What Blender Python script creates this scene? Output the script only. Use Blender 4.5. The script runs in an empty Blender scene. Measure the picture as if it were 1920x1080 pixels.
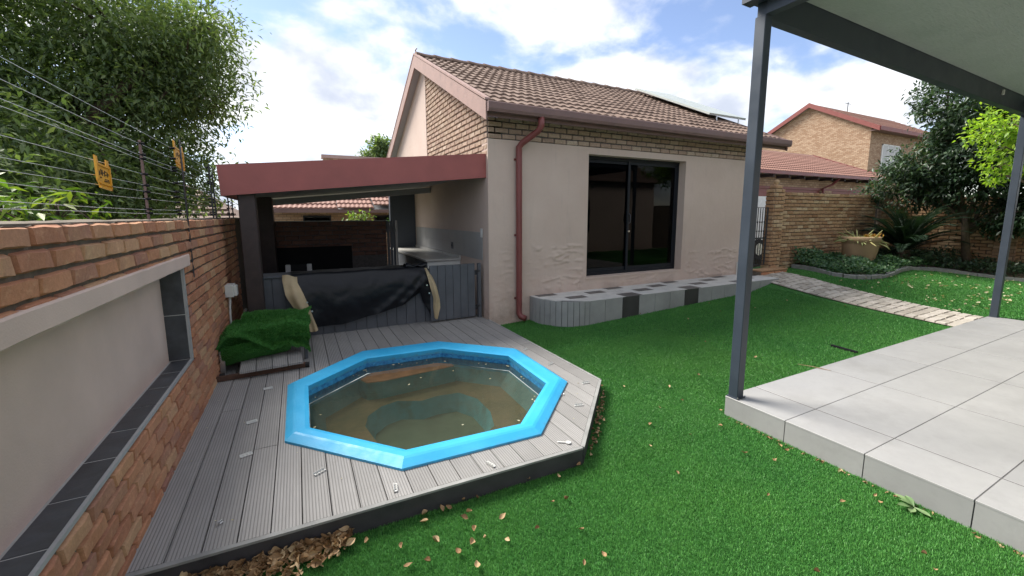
import bpy, math, random
import numpy as np
from mathutils import Matrix, Vector, noise as mnoise
R_ = math.radians
random.seed(7); RNG = np.random.default_rng(11)
S = bpy.context.scene
C = S.collection

# ---------------------------------------------------------------- camera
yaw, pitch, roll = .46791, -.136014, -.004343
fw = Vector((math.sin(yaw)*math.cos(pitch), math.cos(yaw)*math.cos(pitch), math.sin(pitch)))
rt = Vector((math.cos(yaw), -math.sin(yaw), 0)); up = rt.cross(fw)
r2 = rt*math.cos(roll)+up*math.sin(roll); u2 = -rt*math.sin(roll)+up*math.cos(roll)
cam = bpy.data.cameras.new('camera'); camo = bpy.data.objects.new('camera', cam); C.objects.link(camo)
camo.matrix_world = Matrix(((r2.x, u2.x, -fw.x, 0), (r2.y, u2.y, -fw.y, 0), (r2.z, u2.z, -fw.z, 1.72), (0, 0, 0, 1)))
cam.sensor_width = 36; cam.lens = 775.03/1920*36
cam.shift_x = (960-951.85)/1920; cam.shift_y = -(540-510.04)/1920
cam.clip_end = 3000; cam.clip_start = .02
S.camera = camo

# ---------------------------------------------------------------- world, sun, exposure
SUN_AZ, SUN_EL = R_(-32), R_(47)          # azimuth from +Y towards +X, elevation
sd = Vector((math.sin(SUN_AZ)*math.cos(SUN_EL), math.cos(SUN_AZ)*math.cos(SUN_EL), math.sin(SUN_EL)))
W = bpy.data.worlds.new('World'); S.world = W; W.use_nodes = True
nt = W.node_tree; nt.nodes.clear()
def wn(t, **k):
    n = nt.nodes.new(t)
    for a, b in k.items(): setattr(n, a, b)
    return n
def wl(a, b): nt.links.new(a, b)
def wmath(op, a, b=None, c=None):
    n = wn('ShaderNodeMath', operation=op)
    for i, v in enumerate((a, b, c)):
        if v is None: continue
        if isinstance(v, (int, float)): n.inputs[i].default_value = v
        else: wl(v, n.inputs[i])
    return n.outputs[0]
out = wn('ShaderNodeOutputWorld'); bg = wn('ShaderNodeBackground'); wl(bg.outputs[0], out.inputs[0])
sky = wn('ShaderNodeTexSky', sky_type='NISHITA'); sky.sun_disc = False
sky.sun_elevation = SUN_EL; sky.sun_rotation = SUN_AZ; sky.altitude = 1400; sky.air_density = 1.0; sky.dust_density = .6; sky.ozone_density = 1.0
tc = wn('ShaderNodeTexCoord'); sx = wn('ShaderNodeSeparateXYZ'); wl(tc.outputs['Generated'], sx.inputs[0])
zz = wmath('ADD', wmath('MAXIMUM', sx.outputs[2], 0.0), .38)
px = wmath('DIVIDE', sx.outputs[0], zz); py = wmath('DIVIDE', sx.outputs[1], zz)
def cloud_noise(ox, oy):
    cb = wn('ShaderNodeCombineXYZ'); wl(wmath('ADD', px, ox), cb.inputs[0]); wl(wmath('ADD', py, oy), cb.inputs[1]); cb.inputs[2].default_value = 3.1
    nz = wn('ShaderNodeTexNoise'); nz.inputs['Scale'].default_value = 2.3; nz.inputs['Detail'].default_value = 11
    nz.inputs['Roughness'].default_value = .53; nz.inputs['Distortion'].default_value = .15
    wl(cb.outputs[0], nz.inputs['Vector']); return nz.outputs['Fac']
CO = (12.7, 5.2)
n0 = cloud_noise(*CO); n1 = cloud_noise(CO[0]+.09*math.sin(SUN_AZ), CO[1]+.09*math.cos(SUN_AZ))
cov = wn('ShaderNodeMapRange', interpolation_type='SMOOTHSTEP'); wl(n0, cov.inputs[0])
cov.inputs[1].default_value = .40; cov.inputs[2].default_value = .55
lit = wn('ShaderNodeMapRange', interpolation_type='SMOOTHSTEP'); wl(wmath('ADD', wmath('SUBTRACT', n0, n1), wmath('MULTIPLY', wmath('SUBTRACT', .56, n0), .55)), lit.inputs[0])
lit.inputs[1].default_value = -.13; lit.inputs[2].default_value = .07
ccol = wn('ShaderNodeMix', data_type='RGBA'); wl(lit.outputs[0], ccol.inputs[0])
ccol.inputs[6].default_value = (1.85, 2.02, 2.4, 1); ccol.inputs[7].default_value = (3.3, 3.35, 3.45, 1)
mx = wn('ShaderNodeMix', data_type='RGBA'); wl(cov.outputs[0], mx.inputs[0]); dim = wn('ShaderNodeMix', data_type='RGBA', blend_type='MULTIPLY'); dim.inputs[0].default_value = 1; wl(sky.outputs[0], dim.inputs[6]); dim.inputs[7].default_value = (.66, .60, .60, 1); wl(dim.outputs[2], mx.inputs[6]); wl(ccol.outputs[2], mx.inputs[7])
wl(mx.outputs[2], bg.inputs[0]); bg.inputs[1].default_value = .08
sun = bpy.data.lights.new('sun', 'SUN'); sun.energy = 1.8; sun.angle = R_(28); sun.color = (1, .95, .87)
suno = bpy.data.objects.new('sun', sun); C.objects.link(suno)
suno.rotation_euler = sd.to_track_quat('Z', 'Y').to_euler(); suno.location = (-10, 15, 20)
S.render.engine = 'CYCLES'
S.view_settings.view_transform = 'Standard'; S.view_settings.look = 'None'; S.view_settings.gamma = 1
S.view_settings.exposure = 2.3; S.view_settings.use_curve_mapping = False
S.cycles.max_bounces = 8; S.cycles.diffuse_bounces = 4; S.cycles.transparent_max_bounces = 16

# ---------------------------------------------------------------- materials
def s2l(c): return tuple(((v/255)/12.92 if v/255 <= .04045 else ((v/255+.055)/1.055)**2.4) for v in c)
class Nodes:
    def __init__(s, name):
        s.m = bpy.data.materials.new(name); s.m.use_nodes = True; s.t = s.m.node_tree
        s.b = s.t.nodes['Principled BSDF']; s.o = s.t.nodes['Material Output']
    def n(s, t, **k):
        n = s.t.nodes.new(t)
        for a, b in k.items(): setattr(n, a, b)
        return n
    def l(s, a, b): s.t.links.new(a, b)
    def math(s, op, a, b=None, c=None, clamp=False):
        n = s.n('ShaderNodeMath', operation=op); n.use_clamp = clamp
        for i, v in enumerate((a, b, c)):
            if v is None: continue
            if isinstance(v, (int, float)): n.inputs[i].default_value = v
            else: s.l(v, n.inputs[i])
        return n.outputs[0]
    def pos(s): return s.n('ShaderNodeNewGeometry').outputs['Position']
    def noise(s, scale, detail=5, rough=.55, vec=None, dist=0, stretch=None):
        n = s.n('ShaderNodeTexNoise'); n.inputs['Scale'].default_value = scale; n.inputs['Detail'].default_value = detail
        n.inputs['Roughness'].default_value = rough; n.inputs['Distortion'].default_value = dist
        v = vec or s.pos()
        if stretch:
            mp = s.n('ShaderNodeMapping'); mp.inputs['Scale'].default_value = stretch; s.l(v, mp.inputs[0]); v = mp.outputs[0]
        s.l(v, n.inputs['Vector']); return n.outputs['Fac']
    def ramp(s, fac, stops, interp='LINEAR'):
        r = s.n('ShaderNodeValToRGB'); r.color_ramp.interpolation = interp
        e = r.color_ramp.elements
        while len(e) < len(stops): e.new(.5)
        for x, (p, c) in zip(e, stops): x.position = p; x.color = (*c[:3], 1)
        s.l(fac, r.inputs[0]); return r.outputs[0]
    def mix(s, fac, a, b, mode='MIX'):
        m = s.n('ShaderNodeMix', data_type='RGBA', blend_type=mode)
        for i, v in ((0, fac), (6, a), (7, b)):
            if isinstance(v, (int, float)): m.inputs[i].default_value = v
            elif isinstance(v, tuple): m.inputs[i].default_value = (*v[:3], 1)
            else: s.l(v, m.inputs[i])
        return m.outputs[2]
    def rng(s, v, a, b, c=0, d=1, smooth=False):
        r = s.n('ShaderNodeMapRange'); r.clamp = True
        if smooth: r.interpolation_type = 'SMOOTHSTEP'
        s.l(v, r.inputs[0])
        for i, x in enumerate((a, b, c, d)): r.inputs[i+1].default_value = x
        return r.outputs[0]
    def hash(s):
        a = s.n('ShaderNodeObjectInfo').outputs['Random']; b = s.n('ShaderNodeNewGeometry').outputs['Random Per Island']
        return s.math('FRACT', s.math('ADD', s.math('MULTIPLY', a, 7.31), s.math('MULTIPLY', b, 3.77)))
    def bump(s, h, strength=.3, dist=.01):
        b = s.n('ShaderNodeBump'); b.inputs['Strength'].default_value = strength; b.inputs['Distance'].default_value = dist
        s.l(h, b.inputs['Height']); s.l(b.outputs[0], s.b.inputs['Normal'])
    def set(s, col=None, rough=.7, spec=.4, metal=0):
        if col is not None:
            if isinstance(col, tuple): s.b.inputs['Base Color'].default_value = (*col[:3], 1)
            else: s.l(col, s.b.inputs['Base Color'])
        if isinstance(rough, (int, float)): s.b.inputs['Roughness'].default_value = rough
        else: s.l(rough, s.b.inputs['Roughness'])
        s.b.inputs['Specular IOR Level'].default_value = spec; s.b.inputs['Metallic'].default_value = metal
        return s.m
def mul(c, k): return tuple(v*k for v in c)
def plain(name, col, rough=.6, spec=.4, metal=0, var=.18, scale=6, bump=.12, bscale=60, bd=.003):
    n = Nodes(name); f = n.noise(scale, 6, .6)
    c = n.ramp(f, [(.25, mul(col, 1-var)), (.75, mul(col, 1+var))])
    if bump: n.bump(n.noise(bscale, 4), bump, bd)
    return n.set(c, n.rng(f, .3, .7, max(rough-.08, .02), min(rough+.08, 1)), spec, metal)
def brickmat(name, stops, spot=.5, bd=.006):
    n = Nodes(name); h = n.hash(); col = n.ramp(h, stops, 'CONSTANT' if len(stops) > 6 else 'LINEAR')
    pz = n.pos(); a = n.noise(9, 4, .6); col = n.mix(n.rng(a, .35, .7, 0, .45), col, n.ramp(n.math('FRACT', n.math('MULTIPLY', h, 5.3)), stops))
    g = n.noise(70, 5, .7); col = n.mix(n.rng(g, .3, .75, 0, spot), col, n.mix(1.0, col, (.45, .4, .38), 'MULTIPLY'))
    g2 = n.noise(26, 3, .6); col = n.mix(n.rng(g2, .58, .75, 0, .35), col, mul(stops[-1][1], 1.25))
    n.bump(n.noise(110, 6, .7), .55, bd)
    return n.set(col, .88, .25)
def foliage(name, cols, rough=.5, trans=.35, hue=None):
    n = Nodes(name); h = n.hash(); f = n.noise(.9, 3)
    c = n.ramp(n.math('ADD', n.math('MULTIPLY', h, .75), n.math('MULTIPLY', f, .3)), cols)
    n.set(c, rough, .35)
    tr = n.n('ShaderNodeBsdfTranslucent'); n.l(n.mix(1.0, c, (1.5, 1.6, .7), 'MULTIPLY'), tr.inputs[0])
    ms = n.n('ShaderNodeMixShader'); ms.inputs[0].default_value = trans
    n.l(n.b.outputs[0], ms.inputs[1]); n.l(tr.outputs[0], ms.inputs[2]); n.l(ms.outputs[0], n.o.inputs[0]); return n.m

M = {}
M['brick'] = brickmat('red_stock_brick', [(0, (.42, .19, .115)), (.2, (.55, .255, .14)), (.42, (.61, .30, .165)), (.6, (.38, .19, .145)), (.78, (.60, .32, .175)), (1, (.62, .40, .235))])
M['gable_brick'] = brickmat('buff_face_brick', [(0, (.36, .26, .20)), (.35, (.50, .38, .28)), (.7, (.44, .31, .24)), (1, (.60, .49, .38))], .7)
M['garden_brick'] = brickmat('tan_face_brick', [(0, (.36, .20, .11)), (.3, (.56, .36, .205)), (.55, (.43, .25, .14)), (.8, (.60, .42, .25)), (1, (.68, .52, .34))], .75)
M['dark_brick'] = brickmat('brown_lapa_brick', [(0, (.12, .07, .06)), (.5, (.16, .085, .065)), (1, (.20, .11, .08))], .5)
M['mortar'] = plain('grey_mortar', (.15, .125, .10), .95, .2, var=.3, scale=30, bump=.5, bscale=140, bd=.006)
M['mortar_dark'] = plain('dark_mortar', (.10, .09, .085), .95, .2, var=.3, scale=30, bump=.4, bscale=140, bd=.005)
def plaster():
    n = Nodes('taupe_plaster'); f = n.noise(1.3, 6, .6); g = n.noise(24, 5, .6)
    c = n.ramp(f, [(.25, (.535, .42, .355)), (.75, (.615, .50, .43))])
    c = n.mix(n.rng(g, .66, .8, 0, .35), c, (.30, .24, .20))
    sp = n.n('ShaderNodeSeparateXYZ'); n.l(n.pos(), sp.inputs[0])
    low = n.math('MULTIPLY', n.rng(sp.outputs[2], .15, 1.1, 1, 0), n.rng(n.noise(4.5, 6, .65), .42, .62))
    c = n.mix(n.math('MULTIPLY', low, .55), c, (.56, .40, .33))
    streak = n.noise(2.2, 4, .6, stretch=(6, 6, .5)); c = n.mix(n.rng(streak, .58, .78, 0, .22), c, (.33, .29, .26))
    splash = n.math('MULTIPLY', n.rng(sp.outputs[2], .12, .55, 1, 0), n.rng(n.noise(8, 6, .7), .38, .66)); c = n.mix(n.math('MULTIPLY', splash, .5), c, (.27, .19, .145))
    pit = n.noise(60, 3, .6); c = n.mix(n.rng(pit, .70, .76, 0, .55), c, (.20, .16, .135))
    n.bump(n.math('ADD', n.math('MULTIPLY', n.noise(90, 4), .5), n.noise(14, 4)), .35, .010)
    return n.set(c, .85, .25)
M['plaster'] = plaster()
M['panel_plaster'] = plain('niche_plaster', (.64, .49, .42), .9, .2, var=.1, scale=2, bump=.35, bscale=120, bd=.004)
M['slate'] = plain('charcoal_slate_tile', (.058, .062, .068), .45, .45, var=.45, scale=9, bump=.35, bscale=30, bd=.004)
M['grout'] = plain('pale_grout', (.42, .41, .39), .9, .2, var=.15)
M['grout_dark'] = plain('grey_grout', (.11, .108, .105), .9, .2, var=.15)
M['trim'] = plain('pale_metal_trim', (.36, .36, .355), .4, .5, var=.1, bump=0)
def deck():
    n = Nodes('grey_composite_board'); h = n.hash(); f = n.noise(2.5, 5, .6); g = n.noise(30, 4, .6, stretch=(1, .12, 1))
    c = n.ramp(n.math('ADD', n.math('MULTIPLY', h, .35), n.math('MULTIPLY', f, .65)), [(.25, (.25, .243, .232)), (.75, (.345, .335, .322))])
    c = n.mix(n.rng(g, .35, .7, 0, .22), c, (.17, .16, .155))
    sp = n.n('ShaderNodeSeparateXYZ'); n.l(n.pos(), sp.inputs[0])
    w = n.math('FRACT', n.math('MULTIPLY', sp.outputs[0], 1/.0165)); gr = n.rng(n.math('ABSOLUTE', n.math('SUBTRACT', w, .5)), .08, .2, 0, 1)
    c = n.mix(n.math('MULTIPLY', n.math('SUBTRACT', 1.0, gr), .55), c, (.09, .085, .082))
    stain = n.noise(6, 6, .7); c = n.mix(n.rng(stain, .62, .8, 0, .35), c, (.13, .12, .10))
    n.bump(gr, .5, .003); return n.set(c, .62, .35)
M['deck'] = deck()
M['deck_dark'] = plain('dark_composite_fascia', (.05, .048, .052), .6, .4, var=.3, scale=8, bump=.2, bscale=80)
M['screen'] = plain('slate_grey_composite_plank', (.085, .092, .105), .6, .4, var=.2, scale=5, bump=.2, bscale=60)
M['tile'] = None
def patio():
    n = Nodes('matt_grey_porcelain'); h = n.hash(); f = n.noise(3, 6, .6); g = n.noise(18, 5, .65, dist=.6)
    c = n.ramp(f, [(.25, (.295, .292, .288)), (.75, (.355, .352, .345))])
    c = n.mix(n.rng(g, .5, .8, 0, .2), c, (.18, .18, .175)); c = n.mix(n.math('MULTIPLY', h, .16), c, (.18, .185, .19))
    st = n.noise(1.7, 7, .7); c = n.mix(n.rng(st, .52, .75, 0, .32), c, (.15, .145, .135)); sm_ = n.noise(55, 4, .7); c = n.mix(n.rng(sm_, .66, .8, 0, .35), c, (.12, .115, .10))
    n.bump(n.noise(200, 3), .06, .001); return n.set(c, n.rng(st, .3, .7, .34, .58), .4)
M['tile'] = patio()
M['bench_light'] = plain('pale_grey_bench_tile', (.58, .575, .55), .5, .4, var=.14, scale=4, bump=.05)
M['bench_side'] = plain('streaked_grey_bench_tile', (.335, .34, .335), .5, .4, var=.2, scale=3, bump=.05)
M['bench_dark'] = plain('brown_grey_bench_tile', (.125, .12, .115), .5, .4, var=.22, scale=4, bump=.05)
M['bench_black'] = plain('charcoal_bench_tile', (.05, .05, .05), .45, .4, var=.25, scale=4, bump=.05)
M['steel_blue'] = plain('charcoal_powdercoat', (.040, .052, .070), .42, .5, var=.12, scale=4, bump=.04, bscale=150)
def ceil_mat():
    n = Nodes('ribbed_patio_ceiling'); f = n.noise(2.5, 4); g_ = n.noise(16, 4, .6, stretch=(1, 5, 1))
    n.bump(g_, .5, .012); return n.set(n.ramp(n.math('ADD', n.math('MULTIPLY', f, .5), n.math('MULTIPLY', g_, .5)), [(.3, (.37, .42, .39)), (.7, (.47, .52, .49))]), .75, .3)
M['ceiling'] = ceil_mat()
M['red_paint'] = plain('faded_red_fascia_paint', (.33, .105, .095), .6, .35, var=.14, scale=3, bump=.1, bscale=40)
M['pipe'] = plain('oxblood_downpipe_paint', (.19, .052, .048), .4, .45, var=.15, scale=5, bump=.03)
M['barge'] = plain('dusty_pink_barge_paint', (.36, .245, .215), .75, .3, var=.16, scale=5, bump=.15, bscale=50)
M['gutter'] = plain('brown_gutter_paint', (.17, .105, .095), .55, .4, var=.15, scale=5, bump=.04)
M['soffit'] = plain('grey_soffit', (.33, .34, .36), .8, .3, var=.08)
def rooftile(name, c0, c1):
    n = Nodes(name); h = n.hash(); f = n.noise(8, 5, .65)
    c = n.ramp(n.math('ADD', n.math('MULTIPLY', h, .45), n.math('MULTIPLY', f, .55)), [(.2, c0), (.75, c1)])
    l = n.noise(38, 5, .7); c = n.mix(n.rng(l, .6, .78, 0, .5), c, (.26, .24, .21)); c = n.mix(n.rng(n.noise(17, 4), .6, .75, 0, .4), c, (.10, .08, .075))
    n.bump(n.noise(90, 4), .3, .004); return n.set(c, .8, .3)
M['roof'] = rooftile('weathered_brown_roof_tile', (.14, .092, .070), (.235, .165, .128))
M['roof_red'] = rooftile('terracotta_roof_tile', (.20, .105, .08), (.30, .165, .128))
M['frame'] = plain('navy_black_aluminium', (.010, .013, .019), .5, .25, var=.1, bump=0)
def glass(name, tint, dens):
    n = Nodes(name); n.t.nodes.remove(n.b)
    tr = n.n('ShaderNodeBsdfTransparent'); tr.inputs[0].default_value = (*tint, 1)
    gl = n.n('ShaderNodeBsdfGlossy'); gl.inputs['Roughness'].default_value = .015; gl.inputs[0].default_value = (1, 1, 1, 1)
    fr = n.n('ShaderNodeFresnel'); fr.inputs[0].default_value = dens
    bm = n.n('ShaderNodeBump'); bm.inputs['Strength'].default_value = .04; bm.inputs['Distance'].default_value = .01; n.l(n.noise(3.0, 2), bm.inputs['Height']); n.l(bm.outputs[0], gl.inputs['Normal'])
    ms = n.n('ShaderNodeMixShader'); n.l(fr.outputs[0], ms.inputs[0]); n.l(tr.outputs[0], ms.inputs[1]); n.l(gl.outputs[0], ms.inputs[2]); n.l(ms.outputs[0], n.o.inputs[0]); return n.m
M['glass'] = glass('tinted_door_glass', (.10, .12, .15), 1.20)
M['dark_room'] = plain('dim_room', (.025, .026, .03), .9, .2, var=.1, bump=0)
M['curtain'] = plain('pale_net_curtain', (.55, .55, .55), .9, .2, var=.08, bump=0)
def turf():
    n = Nodes('artificial_turf'); h = n.hash(); f = n.noise(2.0, 4); f2 = n.noise(.5, 3)
    c = n.ramp(n.math('ADD', n.math('MULTIPLY', h, .6), n.math('MULTIPLY', f, .4)), [(.12, (.036, .145, .034)), (.45, (.070, .255, .052)), (.85, (.135, .36, .080))])
    c = n.mix(n.rng(f2, .4, .65, 0, .35), c, (.12, .31, .055)); f3 = n.noise(.9, 6, .65); c = n.mix(n.rng(f3, .52, .72, 0, .28), c, (.045, .17, .04))
    n.set(c, .45, .35)
    tr = n.n('ShaderNodeBsdfTranslucent'); n.l(c, tr.inputs[0]); ms = n.n('ShaderNodeMixShader'); ms.inputs[0].default_value = .25
    n.l(n.b.outputs[0], ms.inputs[1]); n.l(tr.outputs[0], ms.inputs[2]); n.l(ms.outputs[0], n.o.inputs[0]); return n.m
M['turf'] = turf()
def turfbase():
    n = Nodes('turf_backing'); f = n.noise(60, 5, .7); g = n.noise(1.2, 4)
    c = n.ramp(f, [(.3, (.02, .095, .02)), (.7, (.06, .22, .04))]); c = n.mix(n.rng(g, .4, .65, 0, .25), c, (.05, .15, .035))
    n.bump(n.noise(160, 4, .7), .8, .02); return n.set(c, .8, .2)
M['turf_base'] = turfbase()
M['earth'] = plain('dry_soil', (.12, .095, .07), .95, .2, var=.3, scale=3, bump=.5, bscale=30, bd=.02)
M['far_ground'] = plain('distant_ground', (.13, .13, .09), .95, .2, var=.3, scale=.4, bump=0)
def coping():
    n = Nodes('faded_blue_fibreglass'); f = n.noise(2.2, 5, .6); g = n.noise(45, 5, .7); d = n.noise(7, 6, .7)
    c = n.ramp(f, [(.3, (.028, .37, .68)), (.7, (.055, .46, .78))]); c = n.mix(n.rng(g, .62, .78, 0, .35), c, (.16, .50, .70)); c = n.mix(n.rng(d, .6, .78, 0, .4), c, (.10, .30, .42))
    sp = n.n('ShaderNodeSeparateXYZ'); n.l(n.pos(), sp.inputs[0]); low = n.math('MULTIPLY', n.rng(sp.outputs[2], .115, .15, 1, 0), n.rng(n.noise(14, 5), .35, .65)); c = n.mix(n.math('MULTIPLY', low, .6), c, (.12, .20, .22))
    n.bump(n.noise(25, 4), .06, .004); return n.set(c, n.rng(d, .35, .7, .38, .6), .4)
M['coping'] = coping()
def mosaic():
    n = Nodes('blue_mosaic_waterline'); v = n.n('ShaderNodeTexVoronoi'); v.inputs['Scale'].default_value = 38; n.l(n.pos(), v.inputs['Vector'])
    c = n.ramp(n.n('ShaderNodeSeparateColor') and v.outputs['Distance'], [(.1, (.02, .15, .36)), (.6, (.03, .28, .55))])
    w = n.n('ShaderNodeTexWhiteNoise'); n.l(v.outputs['Position'], w.inputs[0]); c = n.mix(.5, c, n.ramp(w.outputs['Value'], [(0, (.01, .08, .25)), (1, (.06, .36, .62))])); return n.set(c, .3, .5)
M['mosaic'] = mosaic()
def shell():
    n = Nodes('algae_stained_fibreglass'); f = n.noise(3.2, 6, .65); g = n.noise(28, 5, .7)
    nz = n.n('ShaderNodeSeparateXYZ'); n.l(n.n('ShaderNodeNewGeometry').outputs['Normal'], nz.inputs[0])
    blue = n.ramp(f, [(.3, (.10, .30, .33)), (.7, (.15, .46, .52))])
    silt = n.ramp(f, [(.3, (.13, .12, .065)), (.5, (.22, .17, .09)), (.72, (.31, .20, .11))])
    silt = n.mix(n.rng(g, .4, .75, 0, .5), silt, (.08, .085, .05))
    c = n.mix(n.rng(nz.outputs[2], .5, .8), n.mix(n.rng(n.noise(6, 5), .5, .7, 0, .55), blue, (.13, .16, .11)), silt)
    n.bump(g, .2, .01); return n.set(c, .8, .2)
M['shell'] = shell()
M['rust_silt'] = plain('rusty_silt', (.46, .22, .11), .9, .2, var=.3, scale=9, bump=.3, bscale=50)
M['deep_silt'] = plain('dark_green_silt', (.13, .17, .12), .9, .2, var=.25, scale=6, bump=.2, bscale=40)
def water():
    n = Nodes('murky_pool_water'); n.t.nodes.remove(n.b)
    tr = n.n('ShaderNodeBsdfTransparent'); tr.inputs[0].default_value = (.90, .94, .88, 1)
    df = n.n('ShaderNodeBsdfDiffuse'); df.inputs[0].default_value = (.070, .072, .050, 1)
    a = n.n('ShaderNodeMixShader'); n.l(n.rng(n.noise(2.2, 4), .3, .7, .32, .50), a.inputs[0]); n.l(tr.outputs[0], a.inputs[1]); n.l(df.outputs[0], a.inputs[2])
    gl = n.n('ShaderNodeBsdfGlossy'); gl.inputs['Roughness'].default_value = .03
    bm = n.n('ShaderNodeBump'); bm.inputs['Strength'].default_value = .06; bm.inputs['Distance'].default_value = .02; n.l(n.noise(9, 3), bm.inputs['Height']); n.l(bm.outputs[0], gl.inputs['Normal'])
    fr = n.n('ShaderNodeFresnel'); fr.inputs[0].default_value = 1.333
    ms = n.n('ShaderNodeMixShader'); n.l(fr.outputs[0], ms.inputs[0]); n.l(a.outputs[0], ms.inputs[1]); n.l(gl.outputs[0], ms.inputs[2]); n.l(ms.outputs[0], n.o.inputs[0]); return n.m
M['water'] = water()
M['dry_leaf'] = foliage('dry_brown_leaf', [(0, (.10, .055, .025)), (.35, (.24, .14, .065)), (.7, (.38, .25, .13)), (1, (.52, .41, .25))], .7, .04)
M['pale_leaf'] = foliage('bleached_fallen_leaf', [(0, (.35, .30, .16)), (.5, (.50, .46, .30)), (1, (.60, .58, .42))], .7, .15)
M['tree_leaf'] = foliage('acacia_leaf', [(0, (.065, .105, .055)), (.4, (.11, .165, .07)), (.75, (.17, .23, .095)), (1, (.24, .285, .12))], .5, .45)
M['shrub_leaf'] = foliage('yellow_green_shrub_leaf', [(0, (.05, .11, .02)), (.5, (.13, .23, .035)), (1, (.30, .36, .06))], .45, .4)
M['dark_leaf'] = foliage('dark_evergreen_leaf', [(0, (.018, .036, .022)), (.5, (.035, .066, .034)), (1, (.075, .12, .06))], .38, .25)
M['lime_leaf'] = foliage('lime_leaf', [(0, (.10, .20, .02)), (.5, (.22, .36, .04)), (1, (.40, .52, .08))], .45, .45)
M['ivy'] = foliage('ivy_leaf', [(0, (.022, .06, .028)), (.5, (.045, .115, .045)), (1, (.12, .21, .075))], .4, .2)
M['cycad'] = foliage('shade_dark_cycad_leaf', [(0, (.010, .022, .015)), (.5, (.016, .036, .022)), (1, (.030, .055, .030))], .55, .15)  # the overhanging tree's shade is put into these leaf colours
M['succulent'] = foliage('pale_succulent', [(0, (.22, .26, .10)), (.5, (.36, .38, .17)), (1, (.5, .42, .18))], .5, .2)
M['orange_leaf'] = foliage('orange_succulent', [(0, (.35, .16, .04)), (1, (.45, .28, .05))], .5, .2)
M['weed'] = foliage('pale_weed_leaf', [(0, (.12, .21, .085)), (1, (.22, .31, .14))], .5, .2)
M['bark'] = plain('grey_brown_bark', (.10, .075, .055), .9, .2, var=.35, scale=12, bump=.8, bscale=25, bd=.02)
M['wire'] = plain('galvanised_wire', (.75, .76, .78), .4, .5, metal=.2, var=.05, bump=0)
M['fence_steel'] = plain('black_fence_steel', (.03, .03, .033), .5, .4, var=.2, bump=.05)
M['insulator'] = plain('black_insulator', (.015, .015, .017), .9, .1, bump=0)
M['yellow'] = plain('yellow_sign_plastic', (.75, .36, .03), .45, .45, var=.1, scale=20, bump=.04)
M['sign_ink'] = plain('black_sign_print', (.05, .04, .03), .6, .3, bump=0)
M['white_plastic'] = plain('white_plastic', (.62, .62, .59), .45, .45, var=.06, bump=0)
M['black_pvc'] = None
def pvc(name, c, rough):
    n = Nodes(name); f = n.noise(4, 5); g = n.noise(13, 4, .6)
    n.bump(g, .25, .02); return n.set(n.ramp(f, [(.3, mul(c, .8)), (.7, mul(c, 1.25))]), rough, .32)
M['black_pvc'] = pvc('black_vinyl', (.006, .007, .010), .42)
M['tan_pvc'] = pvc('tan_vinyl_lining', (.42, .33, .20), .5)
M['silver'] = plain('brushed_steel', (.55, .55, .55), .3, .5, metal=.9, var=.06, bump=0)
M['rust'] = plain('rusty_rail', (.09, .05, .035), .85, .3, var=.4, scale=20, bump=.3)
M['counter'] = plain('cream_counter_top', (.46, .45, .42), .35, .5, var=.1, bump=.03)
M['soot'] = plain('sooty_fire_box', (.012, .012, .013), .95, .1, var=.3, bump=.2)
M['lapa_ceiling'] = plain('lapa_ceiling_board', (.34, .34, .35), .8, .3, var=.08, bump=.05)
M['pillar'] = plain('dark_stained_timber', (.045, .032, .030), .65, .4, var=.35, scale=8, bump=.4, bscale=30)
M['wall_tile'] = plain('grey_splash_tile', (.33, .325, .315), .45, .45, var=.14, scale=5, bump=.05)
def paver():
    n = Nodes('pale_cobble_paver'); h = n.hash(); f = n.noise(14, 5, .65)
    c = n.ramp(h, [(0, (.36, .32, .27)), (.5, (.47, .43, .37)), (1, (.54, .49, .43))]); c = n.mix(n.rng(f, .45, .75, 0, .5), c, (.25, .22, .19))
    n.bump(f, .6, .015); return n.set(c, .9, .2)
M['paver'] = paver()
M['kerb'] = plain('grey_concrete_edging', (.27, .27, .26), .9, .2, var=.25, scale=7, bump=.3, bscale=50)
M['pot'] = plain('sandy_clay_pot', (.34, .235, .14), .85, .25, var=.15, scale=4, bump=.2, bscale=50)
M['garage_door'] = plain('dull_red_garage_door', (.22, .065, .055), .5, .4, var=.1, bump=.03)
M['white_paint'] = plain('white_window_paint', (.7, .7, .68), .5, .4, var=.05, bump=0)
M['car_white'] = plain('white_car_paint', (.75, .76, .78), .25, .5, var=.02, bump=0)
M['tyre'] = plain('black_rubber', (.02, .02, .02), .8, .3, bump=0)
M['solar_sky_pale'] = plain('sky_pale_solar_glass', (.42, .45, .40), .35, .5, var=.05, bump=0)
def farbrick(name, c1, c2, mortar):
    n = Nodes(name); b = n.n('ShaderNodeTexBrick'); b.offset = .5
    sp = n.n('ShaderNodeSeparateXYZ'); n.l(n.pos(), sp.inputs[0]); cb = n.n('ShaderNodeCombineXYZ')
    n.l(n.math('ADD', sp.outputs[0], sp.outputs[1]), cb.inputs[0]); n.l(sp.outputs[2], cb.inputs[1]); n.l(cb.outputs[0], b.inputs['Vector'])
    for k, v in (('Color1', c1), ('Color2', c2), ('Mortar', mortar)): b.inputs[k].default_value = (*v, 1)
    b.inputs['Scale'].default_value = 1; b.inputs['Mortar Size'].default_value = .008; b.inputs['Brick Width'].default_value = .232; b.inputs['Row Height'].default_value = .085
    b.inputs['Bias'].default_value = -.1
    c = n.mix(n.rng(n.noise(14, 5, .7), .4, .75, 0, .5), b.outputs['Color'], (.22, .13, .08))
    n.bump(b.outputs['Fac'], -.5, .012); return n.set(c, .9, .2)
M['far_brick'] = farbrick('tan_house_brick', (.35, .22, .14), (.54, .39, .27), (.17, .125, .09))

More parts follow.
